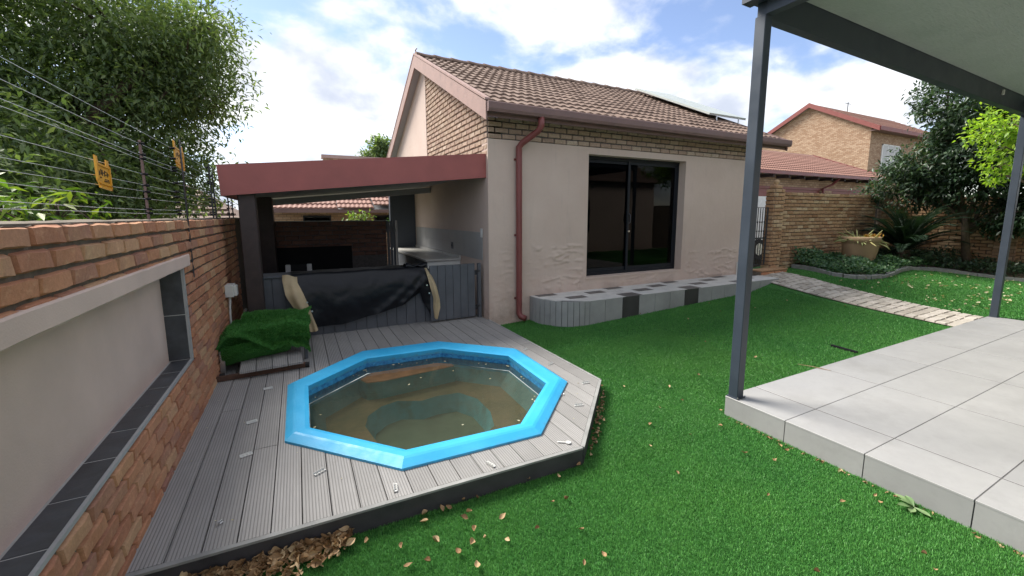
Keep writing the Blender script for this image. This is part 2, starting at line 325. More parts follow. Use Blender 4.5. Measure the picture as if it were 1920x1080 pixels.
# ---------------------------------------------------------------- mesh helpers
class MB:
    def __init__(s): s.v = []; s.f = []
    def add(s, vs, fs):
        o = len(s.v); s.v += [tuple(map(float, p)) for p in vs]; s.f += [tuple(i+o for i in f) for f in fs]; return s
    def box(s, x0, x1, y0, y1, z0, z1, bev=0):
        if bev <= 0:
            return s.add([(x, y, z) for z in (z0, z1) for y in (y0, y1) for x in (x0, x1)],
                         [(0, 2, 3, 1), (4, 5, 7, 6), (0, 1, 5, 4), (2, 6, 7, 3), (0, 4, 6, 2), (1, 3, 7, 5)])
        b = min(bev, (x1-x0)*.45, (y1-y0)*.45, (z1-z0)*.45)
        rings = []
        for (z, i) in ((z0, b), (z0+b, 0), (z1-b, 0), (z1, b)):
            ring = [(x0+b+i*0, y0+i, z), (x1-b, y0+i, z), (x1-i, y0+b, z), (x1-i, y1-b, z), (x1-b, y1-i, z), (x0+b, y1-i, z), (x0+i, y1-b, z), (x0+i, y0+b, z)]
            rings.append(ring)
        vs = [p for r in rings for p in r]; fs = []
        for k in range(3):
            for j in range(8): fs.append((k*8+j, k*8+(j+1) % 8, k*8+8+(j+1) % 8, k*8+8+j))
        fs.append(tuple(range(7, -1, -1))); fs.append(tuple(range(24, 32))); return s.add(vs, fs)
    def prism(s, poly, z0, z1):
        n = len(poly); a = sum(poly[i][0]*poly[(i+1) % n][1]-poly[(i+1) % n][0]*poly[i][1] for i in range(n))
        if a < 0: poly = poly[::-1]
        f0 = z0 if callable(z0) else (lambda x, y: z0); f1 = z1 if callable(z1) else (lambda x, y: z1)
        vs = [(x, y, f0(x, y)) for x, y in poly]+[(x, y, f1(x, y)) for x, y in poly]
        return s.add(vs, [tuple(range(n-1, -1, -1)), tuple(range(n, 2*n))]+[(i, (i+1) % n, n+(i+1) % n, n+i) for i in range(n)])
    def extr(s, poly, axis, a, b):   # poly in the plane perpendicular to axis ('x': (y,z); 'y': (x,z))
        n = len(poly); mk = (lambda p, t: (t, p[0], p[1])) if axis == 'x' else (lambda p, t: (p[0], t, p[1]))
        return s.add([mk(p, a) for p in poly]+[mk(p, b) for p in poly],
                     [tuple(range(n-1, -1, -1)), tuple(range(n, 2*n))]+[(i, (i+1) % n, n+(i+1) % n, n+i) for i in range(n)])
    def tube(s, pts, r, n=8, cap=True):
        pts = [Vector(p) for p in pts]; rs = r if isinstance(r, (list, tuple)) else [r]*len(pts); vs = []; fs = []
        prev = None
        for i, p in enumerate(pts):
            t = (pts[min(i+1, len(pts)-1)]-pts[max(i-1, 0)]).normalized()
            if prev is None: a = t.orthogonal().normalized()
            else: a = (prev-t*prev.dot(t)); a = a.normalized() if a.length > 1e-6 else t.orthogonal().normalized()
            prev = a; b = t.cross(a)
            for k in range(n): vs.append(p+(a*math.cos(2*math.pi*k/n)+b*math.sin(2*math.pi*k/n))*rs[i])
        for i in range(len(pts)-1):
            for k in range(n): fs.append((i*n+k, i*n+(k+1) % n, i*n+n+(k+1) % n, i*n+n+k))
        if cap: fs.append(tuple(range(n-1, -1, -1))); fs.append(tuple(range((len(pts)-1)*n, len(pts)*n)))
        return s.add(vs, fs)
    def grid(s, fn, nu, nv):
        vs = [fn(i/nu, j/nv) for j in range(nv+1) for i in range(nu+1)]
        return s.add(vs, [(j*(nu+1)+i, j*(nu+1)+i+1, (j+1)*(nu+1)+i+1, (j+1)*(nu+1)+i) for j in range(nv) for i in range(nu)])
    def lathe(s, prof, c, n=28):
        vs = [(c[0]+r*math.cos(2*math.pi*k/n), c[1]+r*math.sin(2*math.pi*k/n), c[2]+z) for r, z in prof for k in range(n)]
        return s.add(vs, [(i*n+k, i*n+(k+1) % n, (i+1)*n+(k+1) % n, (i+1)*n+k) for i in range(len(prof)-1) for k in range(n)])
    def mesh(s, name, smooth=False):
        m = bpy.data.meshes.new(name); m.from_pydata(s.v, [], s.f); m.update()
        if smooth: m.shade_smooth()
        return m
def npmesh(name, V, F, smooth=False):
    V = np.asarray(V, np.float32); F = np.asarray(F, np.int32); k = F.shape[1]
    m = bpy.data.meshes.new(name); m.vertices.add(len(V)); m.vertices.foreach_set('co', V.ravel())
    m.loops.add(F.size); m.loops.foreach_set('vertex_index', F.ravel()); m.polygons.add(len(F))
    m.polygons.foreach_set('loop_start', np.arange(0, F.size, k, dtype=np.int32)); m.update(calc_edges=True)
    if smooth: m.shade_smooth()
    return m
def link(name, data, parent=None, mat=None):
    o = bpy.data.objects.new(name, data); C.objects.link(o)
    if mat is not None and data is not None:
        if len(data.materials) == 0: data.materials.append(M[mat] if isinstance(mat, str) else mat)
    if parent is not None:
        o.parent = parent
        p = parent; L = Vector((0, 0, 0))
        o.matrix_parent_inverse = Matrix.Translation(-wloc(parent))
    return o
WL = {}
def wloc(o): return WL.get(o.name, Vector((0, 0, 0)))
def tag(o, label=None, cat=None, group=None, kind=None):
    for k, v in (('label', label), ('category', cat), ('group', group), ('kind', kind)):
        if v: o[k] = v
    return o
def thing(name, loc, label, cat, group=None):
    o = bpy.data.objects.new(name, None); C.objects.link(o); o.location = loc; o.empty_display_size = .2
    WL[o.name] = Vector(loc); return tag(o, label, cat, group)
def part(name, mb, mat, parent, smooth=False, kind=None):
    o = link(name, mb.mesh(name, smooth), parent, mat)
    if kind: o['kind'] = kind
    return o
def struct(name, mb, mat, smooth=False):
    o = link(name, mb.mesh(name, smooth), None, mat); o['kind'] = 'structure'; return o
def single(name, mb, mat, label, cat, group=None, smooth=False):
    o = link(name, mb.mesh(name, smooth), None, mat); return tag(o, label, cat, group)
def sm(t): t = min(1, max(0, t)); return t*t*(3-2*t)
def fbm(x, y, z=0, o=4): return mnoise.fractal(Vector((x, y, z)), 1.0, 2.0, o)

# ---------- pieces laid in courses: near ones single objects, the rest one joined part
def brick_unit(seed, d=.017, e=.008, L=.220, H=.072):
    r = random.Random(seed); xs = [-.5*L, -.5*L+e, -L*.18, L*.2, .5*L-e, .5*L]; zs = [-.5*H, -.5*H+e, .5*H-e, .5*H]
    vs = []
    for j, z in enumerate(zs):
        for i, x in enumerate(xs):
            ed = i in (0, 5) or j in (0, 3)
            vs.append((x+r.uniform(-.003, .003), .006 if ed else -d+r.uniform(-.004, .004), z+r.uniform(-.0035, .0035)))
    return vs, [(j*6+i, j*6+i+1, (j+1)*6+i+1, (j+1)*6+i) for j in range(3) for i in range(5)]
BV = [brick_unit(i) for i in range(7)]
BVh = [brick_unit(50+i, L=.106) for i in range(4)]
def lay(bricks, parent, mat, name='brick', nmax=300, scale=1.0):
    """bricks: (x,y,z,rotz,half,lenfactor); the largest in view become objects"""
    key = lambda b: (b[0]**2+b[1]**2+(b[2]-1.72)**2)*(1.6 if b[4] else 1)
    bricks = sorted(bricks, key=key)
    mats = M[mat]; full = []; half = []
    for src, dst in ((BV, full), (BVh, half)):
        for vs, fs in src:
            m = bpy.data.meshes.new(name); m.from_pydata(vs, [], fs); m.update(); m.materials.append(mats); dst.append(m)
    rest = MB()
    for k, (x, y, z, a, h, lf) in enumerate(bricks):
        if k < nmax:
            o = link(name, random.choice(half if h else full), parent); o.location = (x, y, z); o.rotation_euler = (0, 0, a); o.scale = (lf, 1, 1)
        else:
            vs, fs = random.choice(BVh if h else BV); c, s_ = math.cos(a), math.sin(a)
            rest.add([(x+(p[0]*lf*c-p[1]*s_), y+(p[0]*lf*s_+p[1]*c), z+p[2]) for p in vs], fs)
    if rest.v:
        part('far_'+name+'s', rest, mat, parent, kind='stuff')
def courses(u0, u1, z0, z1, fn, clip=None, pitch=.232, ch=.085):
    """running bond; fn(u,z)->(x,y,z,rot); clip(ua,ub,za,zb)->list of kept intervals or None"""
    out = []; row = 0; z = z1
    while z-ch > z0-.02:
        off = (.5*pitch if row % 2 else 0)+random.uniform(-.01, .01); u = u0-off
        while u < u1:
            a, b = max(u, u0), min(u+pitch, u1)
            ivs = [(a, b)] if clip is None else clip(a, b, z-ch, z)
            for (p, q) in ivs:
                w = q-p-.010
                if w < .03: continue
                h = w < .15; lf = w/(.106 if h else .222)
                out.append((*fn((p+q)/2, z-ch/2+random.uniform(-.002, .002)), h, lf))
            u += pitch
        z -= ch; row += 1
    return out

# ---------------------------------------------------------------- ground
DK = .12
def zg(x, y):
    k = .0244+.0166*sm((y-2.2)/2.7); xx = min(max(x-2.4, 0), 8.2)
    return k*xx+.15*sm((x-7.6)/1.2)*sm((y-3)/2.4)
g = MB()
def gfn(u, v):
    x = -1.0+u*17.0; y = -2+v*8.2
    return (x, y, zg(x, y)-.012)
g.grid(gfn, 170, 82)
g.f = [f for f in g.f if not (sum(g.v[i][0] for i in f)/4 < 2.40 and sum(g.v[i][1] for i in f)/4 > 2.36+max(0, (sum(g.v[i][0] for i in f)/4-1.55)*1.0))]
struct('lawn_ground', g, 'turf_base', True)
def farz(x, y): return -.12 if x < 7 else -.12+.45*sm((x-7)/4)
g = MB().grid(lambda u, v: (-900+1800*u, 5.9+1200*v*v, farz(-900+1800*u, 0)-.05), 60, 30)
g.add([(-900, -900, -.2), (-1.2, -900, -.2), (-1.2, 5.95, -.2), (-900, 5.95, -.2)], [(0, 1, 2, 3)])
g.add([(15.8, -900, .15), (900, -900, .15), (900, 5.95, .15), (15.8, 5.95, .15)], [(0, 1, 2, 3)])
g.add([(-1.2, -900, -.25), (15.8, -900, -.25), (15.8, -1.9, -.25), (-1.2, -1.9, -.25)], [(0, 1, 2, 3)])
struct('ground', g, 'far_ground')

# ---------------------------------------------------------------- left boundary wall
XL = -.81
bw = thing('brick_boundary_wall', (XL-.1, 3, 0), 'red brick boundary wall with plastered niche beside the pool deck', 'wall')
m = MB()
m.box(XL-.22, XL-.002, -1.5, 8.6, 1.42, 1.70); m.box(XL-.22, XL-.002, -1.5, 8.6, -.2, .60)
m.box(XL-.22, XL-.002, 3.90, 8.6, .60, 1.42); m.box(XL-.22, XL-.14, -1.5, 3.90, .60, 1.42); part('mortar_core', m, 'mortar', bw)
def nclip(a, b, za, zb):
    if zb > 1.435 or za < .585-.02: 
        return [(a, b)] if zb > 1.435 or zb < .60 else ([(max(a, 3.93), b)] if b > 3.96 else [])
    lim = 4.10 if za > 1.30 else 3.93
    return [(max(a, lim), b)] if b > lim+.03 else []
bl = courses(-.6, 7.1, .02, 1.70, lambda u, z: (XL, u, z, math.pi/2), nclip)
lay(bl, bw, 'brick')
# brick-on-top weathered mortar cap with lumps
cap = MB()
def capf(u, v):
    y = -1.5+10.1*u; x = XL+.004-.24*v
    return (x, y, 1.700+.012*abs(fbm(y*5, x*6, 1))+.008*fbm(y*17, x*9, 2)-(.012 if v in (0, 1) else 0))
cap.grid(capf, 260, 5); part('wall_top', cap, 'mortar', bw, True)
# joint ridges under each of the top courses (squeezed mortar)
part('niche_back', MB().add([(XL-.135, -1.5, .58), (XL-.135, 3.95, .58), (XL-.135, 3.95, 1.43), (XL-.135, -1.5, 1.43)], [(0, 1, 2, 3)]), 'panel_plaster', bw)
lint = MB()
def lf(u, v):
    y = -1.5+5.58*u; prof = [(-.03, 1.428), (.022, 1.428), (.027, 1.42), (.027, 1.342), (.020, 1.334), (-.14, 1.334)][int(round(v*5))]
    return (XL+prof[0], y, prof[1]+(.006*fbm(y*3, 5, 7) if v > .7 else .003*fbm(y*4, 1, 3)))
lint.grid(lf, 80, 5); lint.add([lf(1, k/5) for k in range(6)], [tuple(range(6))]); part('plaster_lintel', lint, 'panel_plaster', bw)
sill = part('sill_bed', MB().add([(XL+.004, -1.5, .6155), (XL-.14, -1.5, .6155), (XL-.14, 3.93, .6155), (XL+.004, 3.93, .6155)], [(0, 1, 2, 3)]), 'grout', bw)
y = 3.915
while y > -1.2:
    part('slate_tile', MB().box(XL-.124, XL-.006, y-.2965, y-.0035, .58, .618+random.uniform(-.001, .001), .003), 'slate', bw); y -= .30
part('metal_edge_trim', MB().box(XL-.004, XL+.012, -1.5, 3.925, .604, .622), 'trim', bw)
part('jamb_bed', MB().box(XL-.14, XL-.003, 3.8972, 3.932, .60, 1.335), 'grout', bw)
for z0, z1 in ((.622, .972), (.978, 1.332)):
    part('slate_tile', MB().box(XL-.136, XL-.002, 3.895, 3.913, z0, z1, .002), 'slate', bw)
part('jamb_trim', MB().box(XL-.004, XL+.012, 3.895, 3.935, .622, 1.333), 'trim', bw)

# electric fence along the wall top
ef = thing('electric_fence', (XL-.04, 4.2, 1.7), 'electric fence of thin steel wires on black posts above the brick wall', 'fence')
WZ = [1.745, 1.77, 1.835, 1.88, 1.92, 1.99, 2.085, 2.11, 2.18, 2.26]
for i, z in enumerate(WZ):
    pts = [(XL-.045, -1.5+k*.6, z+.004*math.sin(k*1.3+i)) for k in range(15)]
    part('wire', MB().tube(pts, .0011, 5), 'wire', ef)
for y, z0, z1, x in ((4.22, 1.22, 2.33, XL+.012), (3.45, 1.70, 2.20, XL-.05), (5.68, 1.66, 2.30, XL-.03), (5.86, 1.66, 2.22, XL-.03), (7.0, 1.62, 2.2, XL-.04), (7.4, 1.62, 2.2, XL-.04), (.9, 1.7, 2.33, XL-.05)):
    thin = .013 if x > XL else (.004 if y < 4 else .007)
    p = part('post', MB().box(x, x+.006 if x > XL else x+.014, y-thin*1.6, y+thin*1.6, z0, z1, .002), 'gutter' if 3 < y < 4 else 'fence_steel', ef)
    mi = MB()
    for z in WZ:
        if z < z1: mi.tube([(XL-.05, y, z), (XL-.02, y, z)], .009, 7); mi.tube([(XL-.052, y, z-.011), (XL-.052, y, z+.011)], .005, 6)
    part('insulators', mi, 'insulator', p, kind='stuff')
def warn_sign(y0, z0, w, h, tilt, label):
    t = thing('warning_sign', (XL-.04, y0, z0), label, 'sign', 'electric fence warning signs')
    x = XL-.034
    def P(u, v): return (x, y0+u*w, z0+v*h-u*tilt)
    def plate(poly, d0, d1):
        mb = MB(); n = len(poly); vs = [(x+d0, *P(*p)[1:]) for p in poly]+[(x+d1, *P(*p)[1:]) for p in poly]
        mb.add(vs, [tuple(range(n-1, -1, -1)), tuple(range(n, 2*n))]+[(i, (i+1) % n, n+(i+1) % n, n+i) for i in range(n)]); return mb
    part('plate', plate([(0, .22), (.12, .12), (.14, 0), (1, 0), (1, .78), (1, 1), (.80, 1), (.78, .80), (.22, .80), (.20, 1), (0, 1)], 0, .004), 'yellow', t)
    for a, b, c, d in ((.14, 0, 1, .06), (.93, .0, 1, .8), (0, .25, .08, .95), (.1, .72, .95, .78), (.14, .13, 1, .17)):
        part('rib', plate([(a, b), (c, b), (c, d), (a, d)], .004, .009), 'yellow', t)
    k = MB(); r = random.Random(3)
    for (a, b, c, d) in ((.30, .44, .33, .62), (.38, .42, .42, .60), (.45, .50, .52, .53), (.55, .42, .58, .60), (.62, .46, .70, .49), (.62, .56, .70, .59), (.74, .42, .77, .58), (.80, .50, .87, .53), (.5, .24, .72, .28), (.55, .31, .80, .33), (.80, .22, .83, .34), (.17, .40, .22, .55), (.22, .32, .30, .36)):
        mb = plate([(a, b), (c, b), (c+.01, d), (a+.01, d)], .0045, .0062); k.add(mb.v, mb.f)
    part('printed_marks', k, 'sign_ink', t); return t
warn_sign(2.69, 1.865, .165, .150, .012, 'nearer, larger yellow warning sign hanging on the fence wires')
warn_sign(4.24, 2.130, .30, .20, .02, 'farther yellow warning sign high on the fence wires near the tree edge')

# electrical box and conduits on the brick wall
eb = thing('electrical_box', (XL, 5.75, .8), 'white electrical isolator box with conduits on the brick wall near the grass heap', 'box')
part('housing', MB().box(XL+.012, XL+.10, 5.66, 5.86, .79, .93, .006), 'white_plastic', eb)
part('lid', MB().box(XL+.10, XL+.13, 5.68, 5.80, .80, .92, .006), 'white_plastic', eb)
part('conduit', MB().tube([(XL+.05, 5.72, .80), (XL+.04, 5.71, .6), (XL+.035, 5.73, .30), (XL+.03, 5.73, .14)], .011, 8), 'white_plastic', eb)
part('conduit', MB().tube([(XL+.05, 5.80, .80), (XL+.035, 5.79, .66), (XL+.03, 5.74, .45), (XL+.03, 5.75, .14)], .010, 8), 'white_plastic', eb)

# ---------------------------------------------------------------- deck and pool
OUT = [(-.18, 3.18), (-.18, 4.28), (.56, 4.96), (1.50, 4.915), (2.245, 4.19), (2.22, 3.13), (1.495, 2.425), (.49, 2.465)]
INN = [(-.015, 3.245), (-.005, 4.09), (.59, 4.615), (1.425, 4.565), (2.01, 3.97), (1.978, 3.13), (1.405, 2.575), (.555, 2.62)]
cx0 = sum(p[0] for p in OUT)/8; cy0 = sum(p[1] for p in OUT)/8
def inset(P, k): return [(cx0+(x-cx0)*k, cy0+(y-cy0)*k) for x, y in P]
def band(P, x):
    ys = []
    for i in range(len(P)):
        (xa, ya), (xb, yb) = P[i], P[(i+1) % len(P)]
        if (xa-x)*(xb-x) <= 0 and xa != xb: ys.append(ya+(yb-ya)*(x-xa)/(xb-xa))
    return (min(ys), max(ys)) if len(ys) >= 2 else None
cut = inset(OUT, .965)
FR = [(-.81, 2.262), (1.668, 2.172), (2.542, 3.052)]     # front edge of the deck
def yfront(x):
    for (xa, ya), (xb, yb) in zip(FR, FR[1:]):
        if xa <= x <= xb: return ya+(yb-ya)*(x-xa)/(xb-xa)
    return 3.052
deck = thing('timber_deck', (.9, 4, 0), 'grey grooved composite deck around the blue splash pool', 'deck')
YB = 6.12
joints = {0: [3.21], 1: [3.95], 3: [3.175], 20: [5.2], 22: [4.4]}
x = -.805; bi = 0
while x < 2.53:
    a, b = x+.003, min(x+.1455-.003, 2.54)
    xs = sorted(set([a, b]+[v[0] for v in FR if a < v[0] < b])); lo = [(t, yfront(t)+.012) for t in xs]
    xs2 = sorted(set([a, b]+[v[0] for v in cut if a < v[0] < b]))
    bb = [(t, band(cut, t)) for t in xs2]; segs = []
    top = YB
    if all(q for _, q in bb): segs = [lo+[(t, q[0]) for t, q in bb][::-1], [(t, q[1]) for t, q in bb]+[(b, top), (a, top)]]
    else:
        # partly overlapping column at the pool's side: clip with the reachable edge
        got = [(t, q) for t, q in bb if q]
        segs = [lo+[(b, top), (a, top)]]
        if got:
            gx = min(v[0] for v in cut) if a < cx0-1 else max(v[0] for v in cut)
            if a < 0: segs = [lo+[(b, band(cut, b)[0])]+[(v[0], v[1]) for v in sorted([v for v in cut if a < v[0] <= b], key=lambda v: v[1])]+[(b, band(cut, b)[1]), (b, top), (a, top)]]
            else:
                mid = sorted([v for v in cut if a <= v[0] < b], key=lambda v: -v[1])
                segs = [lo+[(b, top), (a, top), (a, band(cut, a)[1])]+[(v[0], v[1]) for v in mid]+[(a, band(cut, a)[0])]]
    for sg in segs:
        js = [j for j in joints.get(bi, []) if min(p[1] for p in sg) < j-.2 and max(p[1] for p in sg) > j+.2 and len(sg) == 4]
        pieces = [sg]
        for j in js:
            s0 = pieces.pop(); pieces += [[s0[0], s0[1], (b, j-.003), (a, j-.003)], [(a, j+.003), (b, j+.003), s0[2], s0[3]]]
        for pc in pieces:
            dz = random.uniform(-.0015, .0015)
            part('plank', MB().prism(pc, DK-.025, DK+dz), 'deck', deck)
    x += .1455; bi += 1
part('sub_frame', MB().add([(-.81, 2.30, .085), (1.66, 2.21, .085), (2.52, 3.08, .085), (2.52, 6.0, .085), (-.81, 6.1, .085)]+[(*p, .085) for p in cut],
     [(0, 1, 11, 12, 5), (1, 2, 10, 11), (2, 3, 9, 10), (3, 4, 7, 8, 9), (4, 0, 5, 6, 7)]), 'mortar_dark', deck)
fr2 = FR+[(2.545, 5.72)]
for (xa, ya), (xb, yb) in zip(fr2, fr2[1:]):
    d = Vector((xb-xa, yb-ya)).normalized(); nn = Vector((d.y, -d.x))
    part('fascia_board', MB().prism([(xa, ya), (xb, yb), (xb+nn.x*.018, yb+nn.y*.018), (xa+nn.x*.018, ya+nn.y*.018)], -.02, DK-.012), 'deck_dark', deck)
    part('edge_trim', MB().prism([(xa-nn.x*.006, ya-nn.y*.006), (xb-nn.x*.006, yb-nn.y*.006), (xb+nn.x*.022, yb+nn.y*.022), (xa+nn.x*.022, ya+nn.y*.022)], DK-.010, DK+.003), 'kerb', deck)

pool = thing('splash_pool', (cx0, cy0, 0), 'octagonal splash pool with bright blue coping set in the deck', 'pool')
m = MB(); n8 = 8
def ringset(mb, rings):
    k = len(rings[0]); vs = [p for r in rings for p in r]
    mb.add(vs, [(a*k+i, a*k+(i+1) % k, (a+1)*k+(i+1) % k, (a+1)*k+i) for a in range(len(rings)-1) for i in range(k)])
o1 = inset(OUT, .975); i1 = [(cx0+(x-cx0)*1.03, cy0+(y-cy0)*1.03) for x, y in INN]
ringset(m, [[(*p, DK-.01) for p in OUT], [(*p, DK+.016) for p in OUT], [(*p, DK+.046) for p in inset(OUT, .955)], [(*p, DK+.052) for p in inset(OUT, .94)],
            [(*p, DK+.052) for p in i1], [(*p, DK+.044) for p in INN], [(*p, DK-.01) for p in inset(INN, 1.01)]][::-1])
part('coping', m, 'coping', pool)
m = MB(); ringset(m, [[(*p, DK-.005) for p in inset(INN, 1.012)], [(*p, -.01) for p in inset(INN, 1.01)]][::-1]); part('mosaic_band', m, 'mosaic', pool)
m = MB()
OUTL = [(.43, 3.71), (.48, 3.9), (.63, 4.05), (.8, 4.1), (1.02, 3.99), (1.2, 4.03), (1.43, 4.0), (1.55, 3.77), (1.55, 3.45), (1.47, 3.19), (1.3, 3.06), (.8, 3.0), (.5, 3.25)]
ringset(m, [[(*p, -.012) for p in inset(INN, 1.0)], [(*p, -.16) for p in inset(INN, .88)]][::-1])
bmw = len(m.v); wall_in = inset(INN, .88)
part('shell', m, 'shell', pool)
import bmesh
bm = bmesh.new()
ov = [bm.verts.new((*p, -.16)) for p in wall_in]; iv = [bm.verts.new((*p, -.16)) for p in OUTL]
es = [bm.edges.new((a[i], a[(i+1) % len(a)])) for a in (ov, iv) for i in range(len(a))]
bmesh.ops.triangle_fill(bm, use_beauty=True, use_dissolve=False, edges=es)
for f in list(bm.faces):
    c = f.calc_center_median()
    if f.normal.z < 0: f.normal_flip()
me = bpy.data.meshes.new('seat_ledge'); bm.to_mesh(me); bm.free(); link('seat_ledge', me, pool, 'shell')
m = MB(); ringset(m, [[(*p, -.16) for p in OUTL], [(1.0+(p[0]-1.0)*.88, 3.5+(p[1]-3.5)*.88, -.34) for p in OUTL]]); part('well_side', m, 'shell', pool, True)
m = MB().add([(1.0+(p[0]-1.0)*.885, 3.5+(p[1]-3.5)*.885, -.335) for p in OUTL], [tuple(range(13))[::-1]]); part('well_floor', m, 'deep_silt', pool)
A, B_ = inset(INN, .985)[2], inset(INN, .985)[3]; A0 = inset(INN, .985)[1]
stp = [(.47, 4.40), (.60, 4.535), (1.36, 4.50), (1.50, 4.38), (1.50, 4.31), (1.11, 4.27), (.68, 4.23), (.53, 4.26)]
st = part('entry_step', MB().prism(stp, -.17, .020), 'shell', pool)
part('rusty_silt', MB().prism([(.98+(p[0]-.98)*.97, 4.38+(p[1]-4.38)*.93) for p in stp], .021, .026), 'rust_silt', st)
m = MB().add([(*p, .062) for p in inset(INN, 1.009)], [tuple(range(8))[::-1]])
part('water_surface', m, 'water', pool)

# ---------------------------------------------------------------- main house
YH, XG, XE = 5.734, 2.577, 8.74
SL = .484; YE, ZE = 5.41, 3.268; YR = 9.05; ZR = ZE+SL*(YR-YE)       # roof slope
def zr(y): return ZE+SL*(y-YE) if y <= YR else ZR-SL*1.08*(y-YR)
house = thing('garden_house', (5.6, 8, 0), 'taupe plastered garden house with brown tiled gable roof', 'house')
DX0, DX1, DZ0, DZ1 = 4.43, 6.76, .64, 2.735
m = MB()
m.box(XG, DX0, YH, YH+.22, -.1, 2.845); m.box(DX1, XE, YH, YH+.22, -.1, 2.845); m.box(DX0, DX1, YH, YH+.22, -.1, DZ0); m.box(DX0, DX1, YH, YH+.22, DZ1, 2.845)
part('front_wall', m, 'plaster', house)
part('front_wall_core', MB().box(XG+.01, XE, YH+.006, YH+.22, 2.845, 3.30), 'mortar_dark', house)
part('side_wall', MB().box(XG, XG+.22, YH+.22, 12.6, -.1, 2.60), 'plaster', house)
part('gable_core', MB().extr([(YH+.006, 2.60), (8.86, 2.60), (8.86, zr(8.86)-.12), (YH+.006, zr(YH)-.12)], 'x', XG+.012, XG+.22), 'mortar', house)
part('gable_plaster', MB().extr([(8.86, 2.60), (12.6, 2.60), (12.6, zr(12.6)-.14), (YR, ZR-.14), (8.86, zr(8.86)-.14)], 'x', XG-.012, XG+.22), 'plaster', house)
part('end_wall', MB().extr([(YH+.22, -.1), (12.6, -.1), (12.6, zr(12.6)-.14), (YR, ZR-.14), (YH+.22, zr(YH+.2)-.14)], 'x', XE-.2, XE), 'plaster', house)
part('rear_wall', MB().box(XG+.22, XE-.2, 12.4, 12.6, -.1, 2.9), 'plaster', house)
hb = courses(XG+.004, XE, 2.845, 3.27, lambda u, z: (u, YH+.006, z, 0))
def gclip(a, b, za, zb):
    top = zr((a+b)/2)-.16
    return [(a, b)] if zb < top else []
gb = courses(YH+.01, 8.86, 2.60, 4.9, lambda u, z: (XG+.012, u, z, -math.pi/2), gclip)
lay(hb+gb, house, 'gable_brick')
# quoin ends so the corner shows brick on both faces
# peeling plaster relief on the lower front wall
def peel(x0, x1, z0, z1, seed, amp):
    nx, nz = int((x1-x0)/.022), int((z1-z0)/.018)
    def f(u, v):
        x = x0+(x1-x0)*u; z = z0+(z1-z0)*v
        edge = min(u, 1-u, v, 1-v)*8; edge = sm(edge)
        a = 1-abs(fbm(x*2.3+seed, z*8.5, seed, 4))*2.6
        b = fbm(x*1.3+seed*3, z*2.2, 9, 3)
        d = max(0, a-.25)**2*sm((b+.25)*2.2)
        return (x, YH-.003-amp*edge*d*1.9-.006*edge*max(0, fbm(x*9, z*18, seed)), z)
    return MB().grid(f, nx, nz)
for a in ((3.15, 4.42, .30, 1.30, 2.0, .022), (2.60, 3.02, .14, 1.35, 5.0, .012), (4.45, 6.75, .42, .62, 8.0, .014), (6.82, 8.72, .40, 1.05, 11.0, .022)):
    part('peeling_plaster', peel(*a), 'plaster', house, True)
# roof: deck, tiles, ridge caps, barge, gutter
RX0, RX1 = 2.42, 9.40
def slab(y0, y1, t): return [(y0, zr(y0)-.03), (y1, zr(y1)-.03), (y1, zr(y1)-.03-t), (y0, zr(y0)-.03-t)]
roof = part('roof', MB().extr(slab(YE-.02, YR, .05), 'x', RX0+.03, RX1-.03).extr(slab(YR, 12.95, .05), 'x', RX0+.03, RX1-.03), 'soffit', house)
TW, TL = .305, .322; NR = 13
cosr = 1/math.sqrt(1+SL*SL)
def tile_unit(seed):
    r = random.Random(seed); nu = 12; xs = [TW*(i/nu) for i in range(nu+1)]
    def prof(t):      # two rolls per tile
        q = (t*2) % 1; return .021*max(0, math.sin(q*math.pi*1.0))**1.5 if True else 0
    rows = []; run = TL*cosr
    for (yy, lift) in ((-.012, .044), (run*.5, .027), (run+.03, .012)):
        rows.append([(x-TW/2, yy, SL*yy+lift+prof(i/nu)) for i, x in enumerate(xs)])
    lip = [(p[0], p[1]+.004, p[2]-.030) for p in rows[0]]
    rows = [lip]+rows; vs = [p for q in rows for p in q]; k = nu+1
    vs = [(a, b, c+r.uniform(-.0015, .0015)) for a, b, c in vs]
    return vs, [(j*k+i, j*k+i+1, (j+1)*k+i+1, (j+1)*k+i) for j in range(3) for i in range(nu)]
tus = [tile_unit(i) for i in range(5)]; tms = []
for vs, fs in tus:
    me = bpy.data.meshes.new('roof_tile'); me.from_pydata(vs, [], fs); me.update(); me.shade_smooth() if False else None; me.materials.append(M['roof']); tms.append(me)
spots = []
nx = int((RX1-RX0)/TW)+1; run = (YR-YE)/NR
for j in range(NR):
    for i in range(nx):
        cxx = RX0+TW*(i+.5)
        if cxx+TW/2 > RX1+.02: continue
        yy = YE-.02+run*j; spots.append((cxx, yy+random.uniform(-.006, .006), zr(yy)-.015+random.uniform(-.003, .003)))
spots.sort(key=lambda p: p[0]**2+p[1]**2+(p[2]-1.72)**2)
rest = MB()
for k, p in enumerate(spots):
    if k < 300: o = link('roof_tile', random.choice(tms), roof); o.location = p; o.rotation_euler = (0, 0, random.uniform(-.012, .012)); o.matrix_parent_inverse = Matrix.Identity(4) if False else o.matrix_parent_inverse
    else:
        vs, fs = random.choice(tus); rest.add([(a+p[0], b+p[1], c+p[2]) for a, b, c in vs], fs)
if rest.v: part('far_roof_tiles', rest, 'roof', roof, kind='stuff')
x = RX0+.01
while x < RX1:
    mb = MB(); n = 9; w = .125
    def rc(u, v):
        t = math.pi*u; return (x+v*.40, YR-math.cos(t)*w, ZR-.02+math.sin(t)*.085+(.018 if v == 0 else .0))
    mb.grid(rc, n, 2); mb.add([rc(k/n, 0) for k in range(n+1)], [tuple(range(n+1))]); part('ridge_cap', mb, 'roof', roof); x += .385
bg_ = MB()
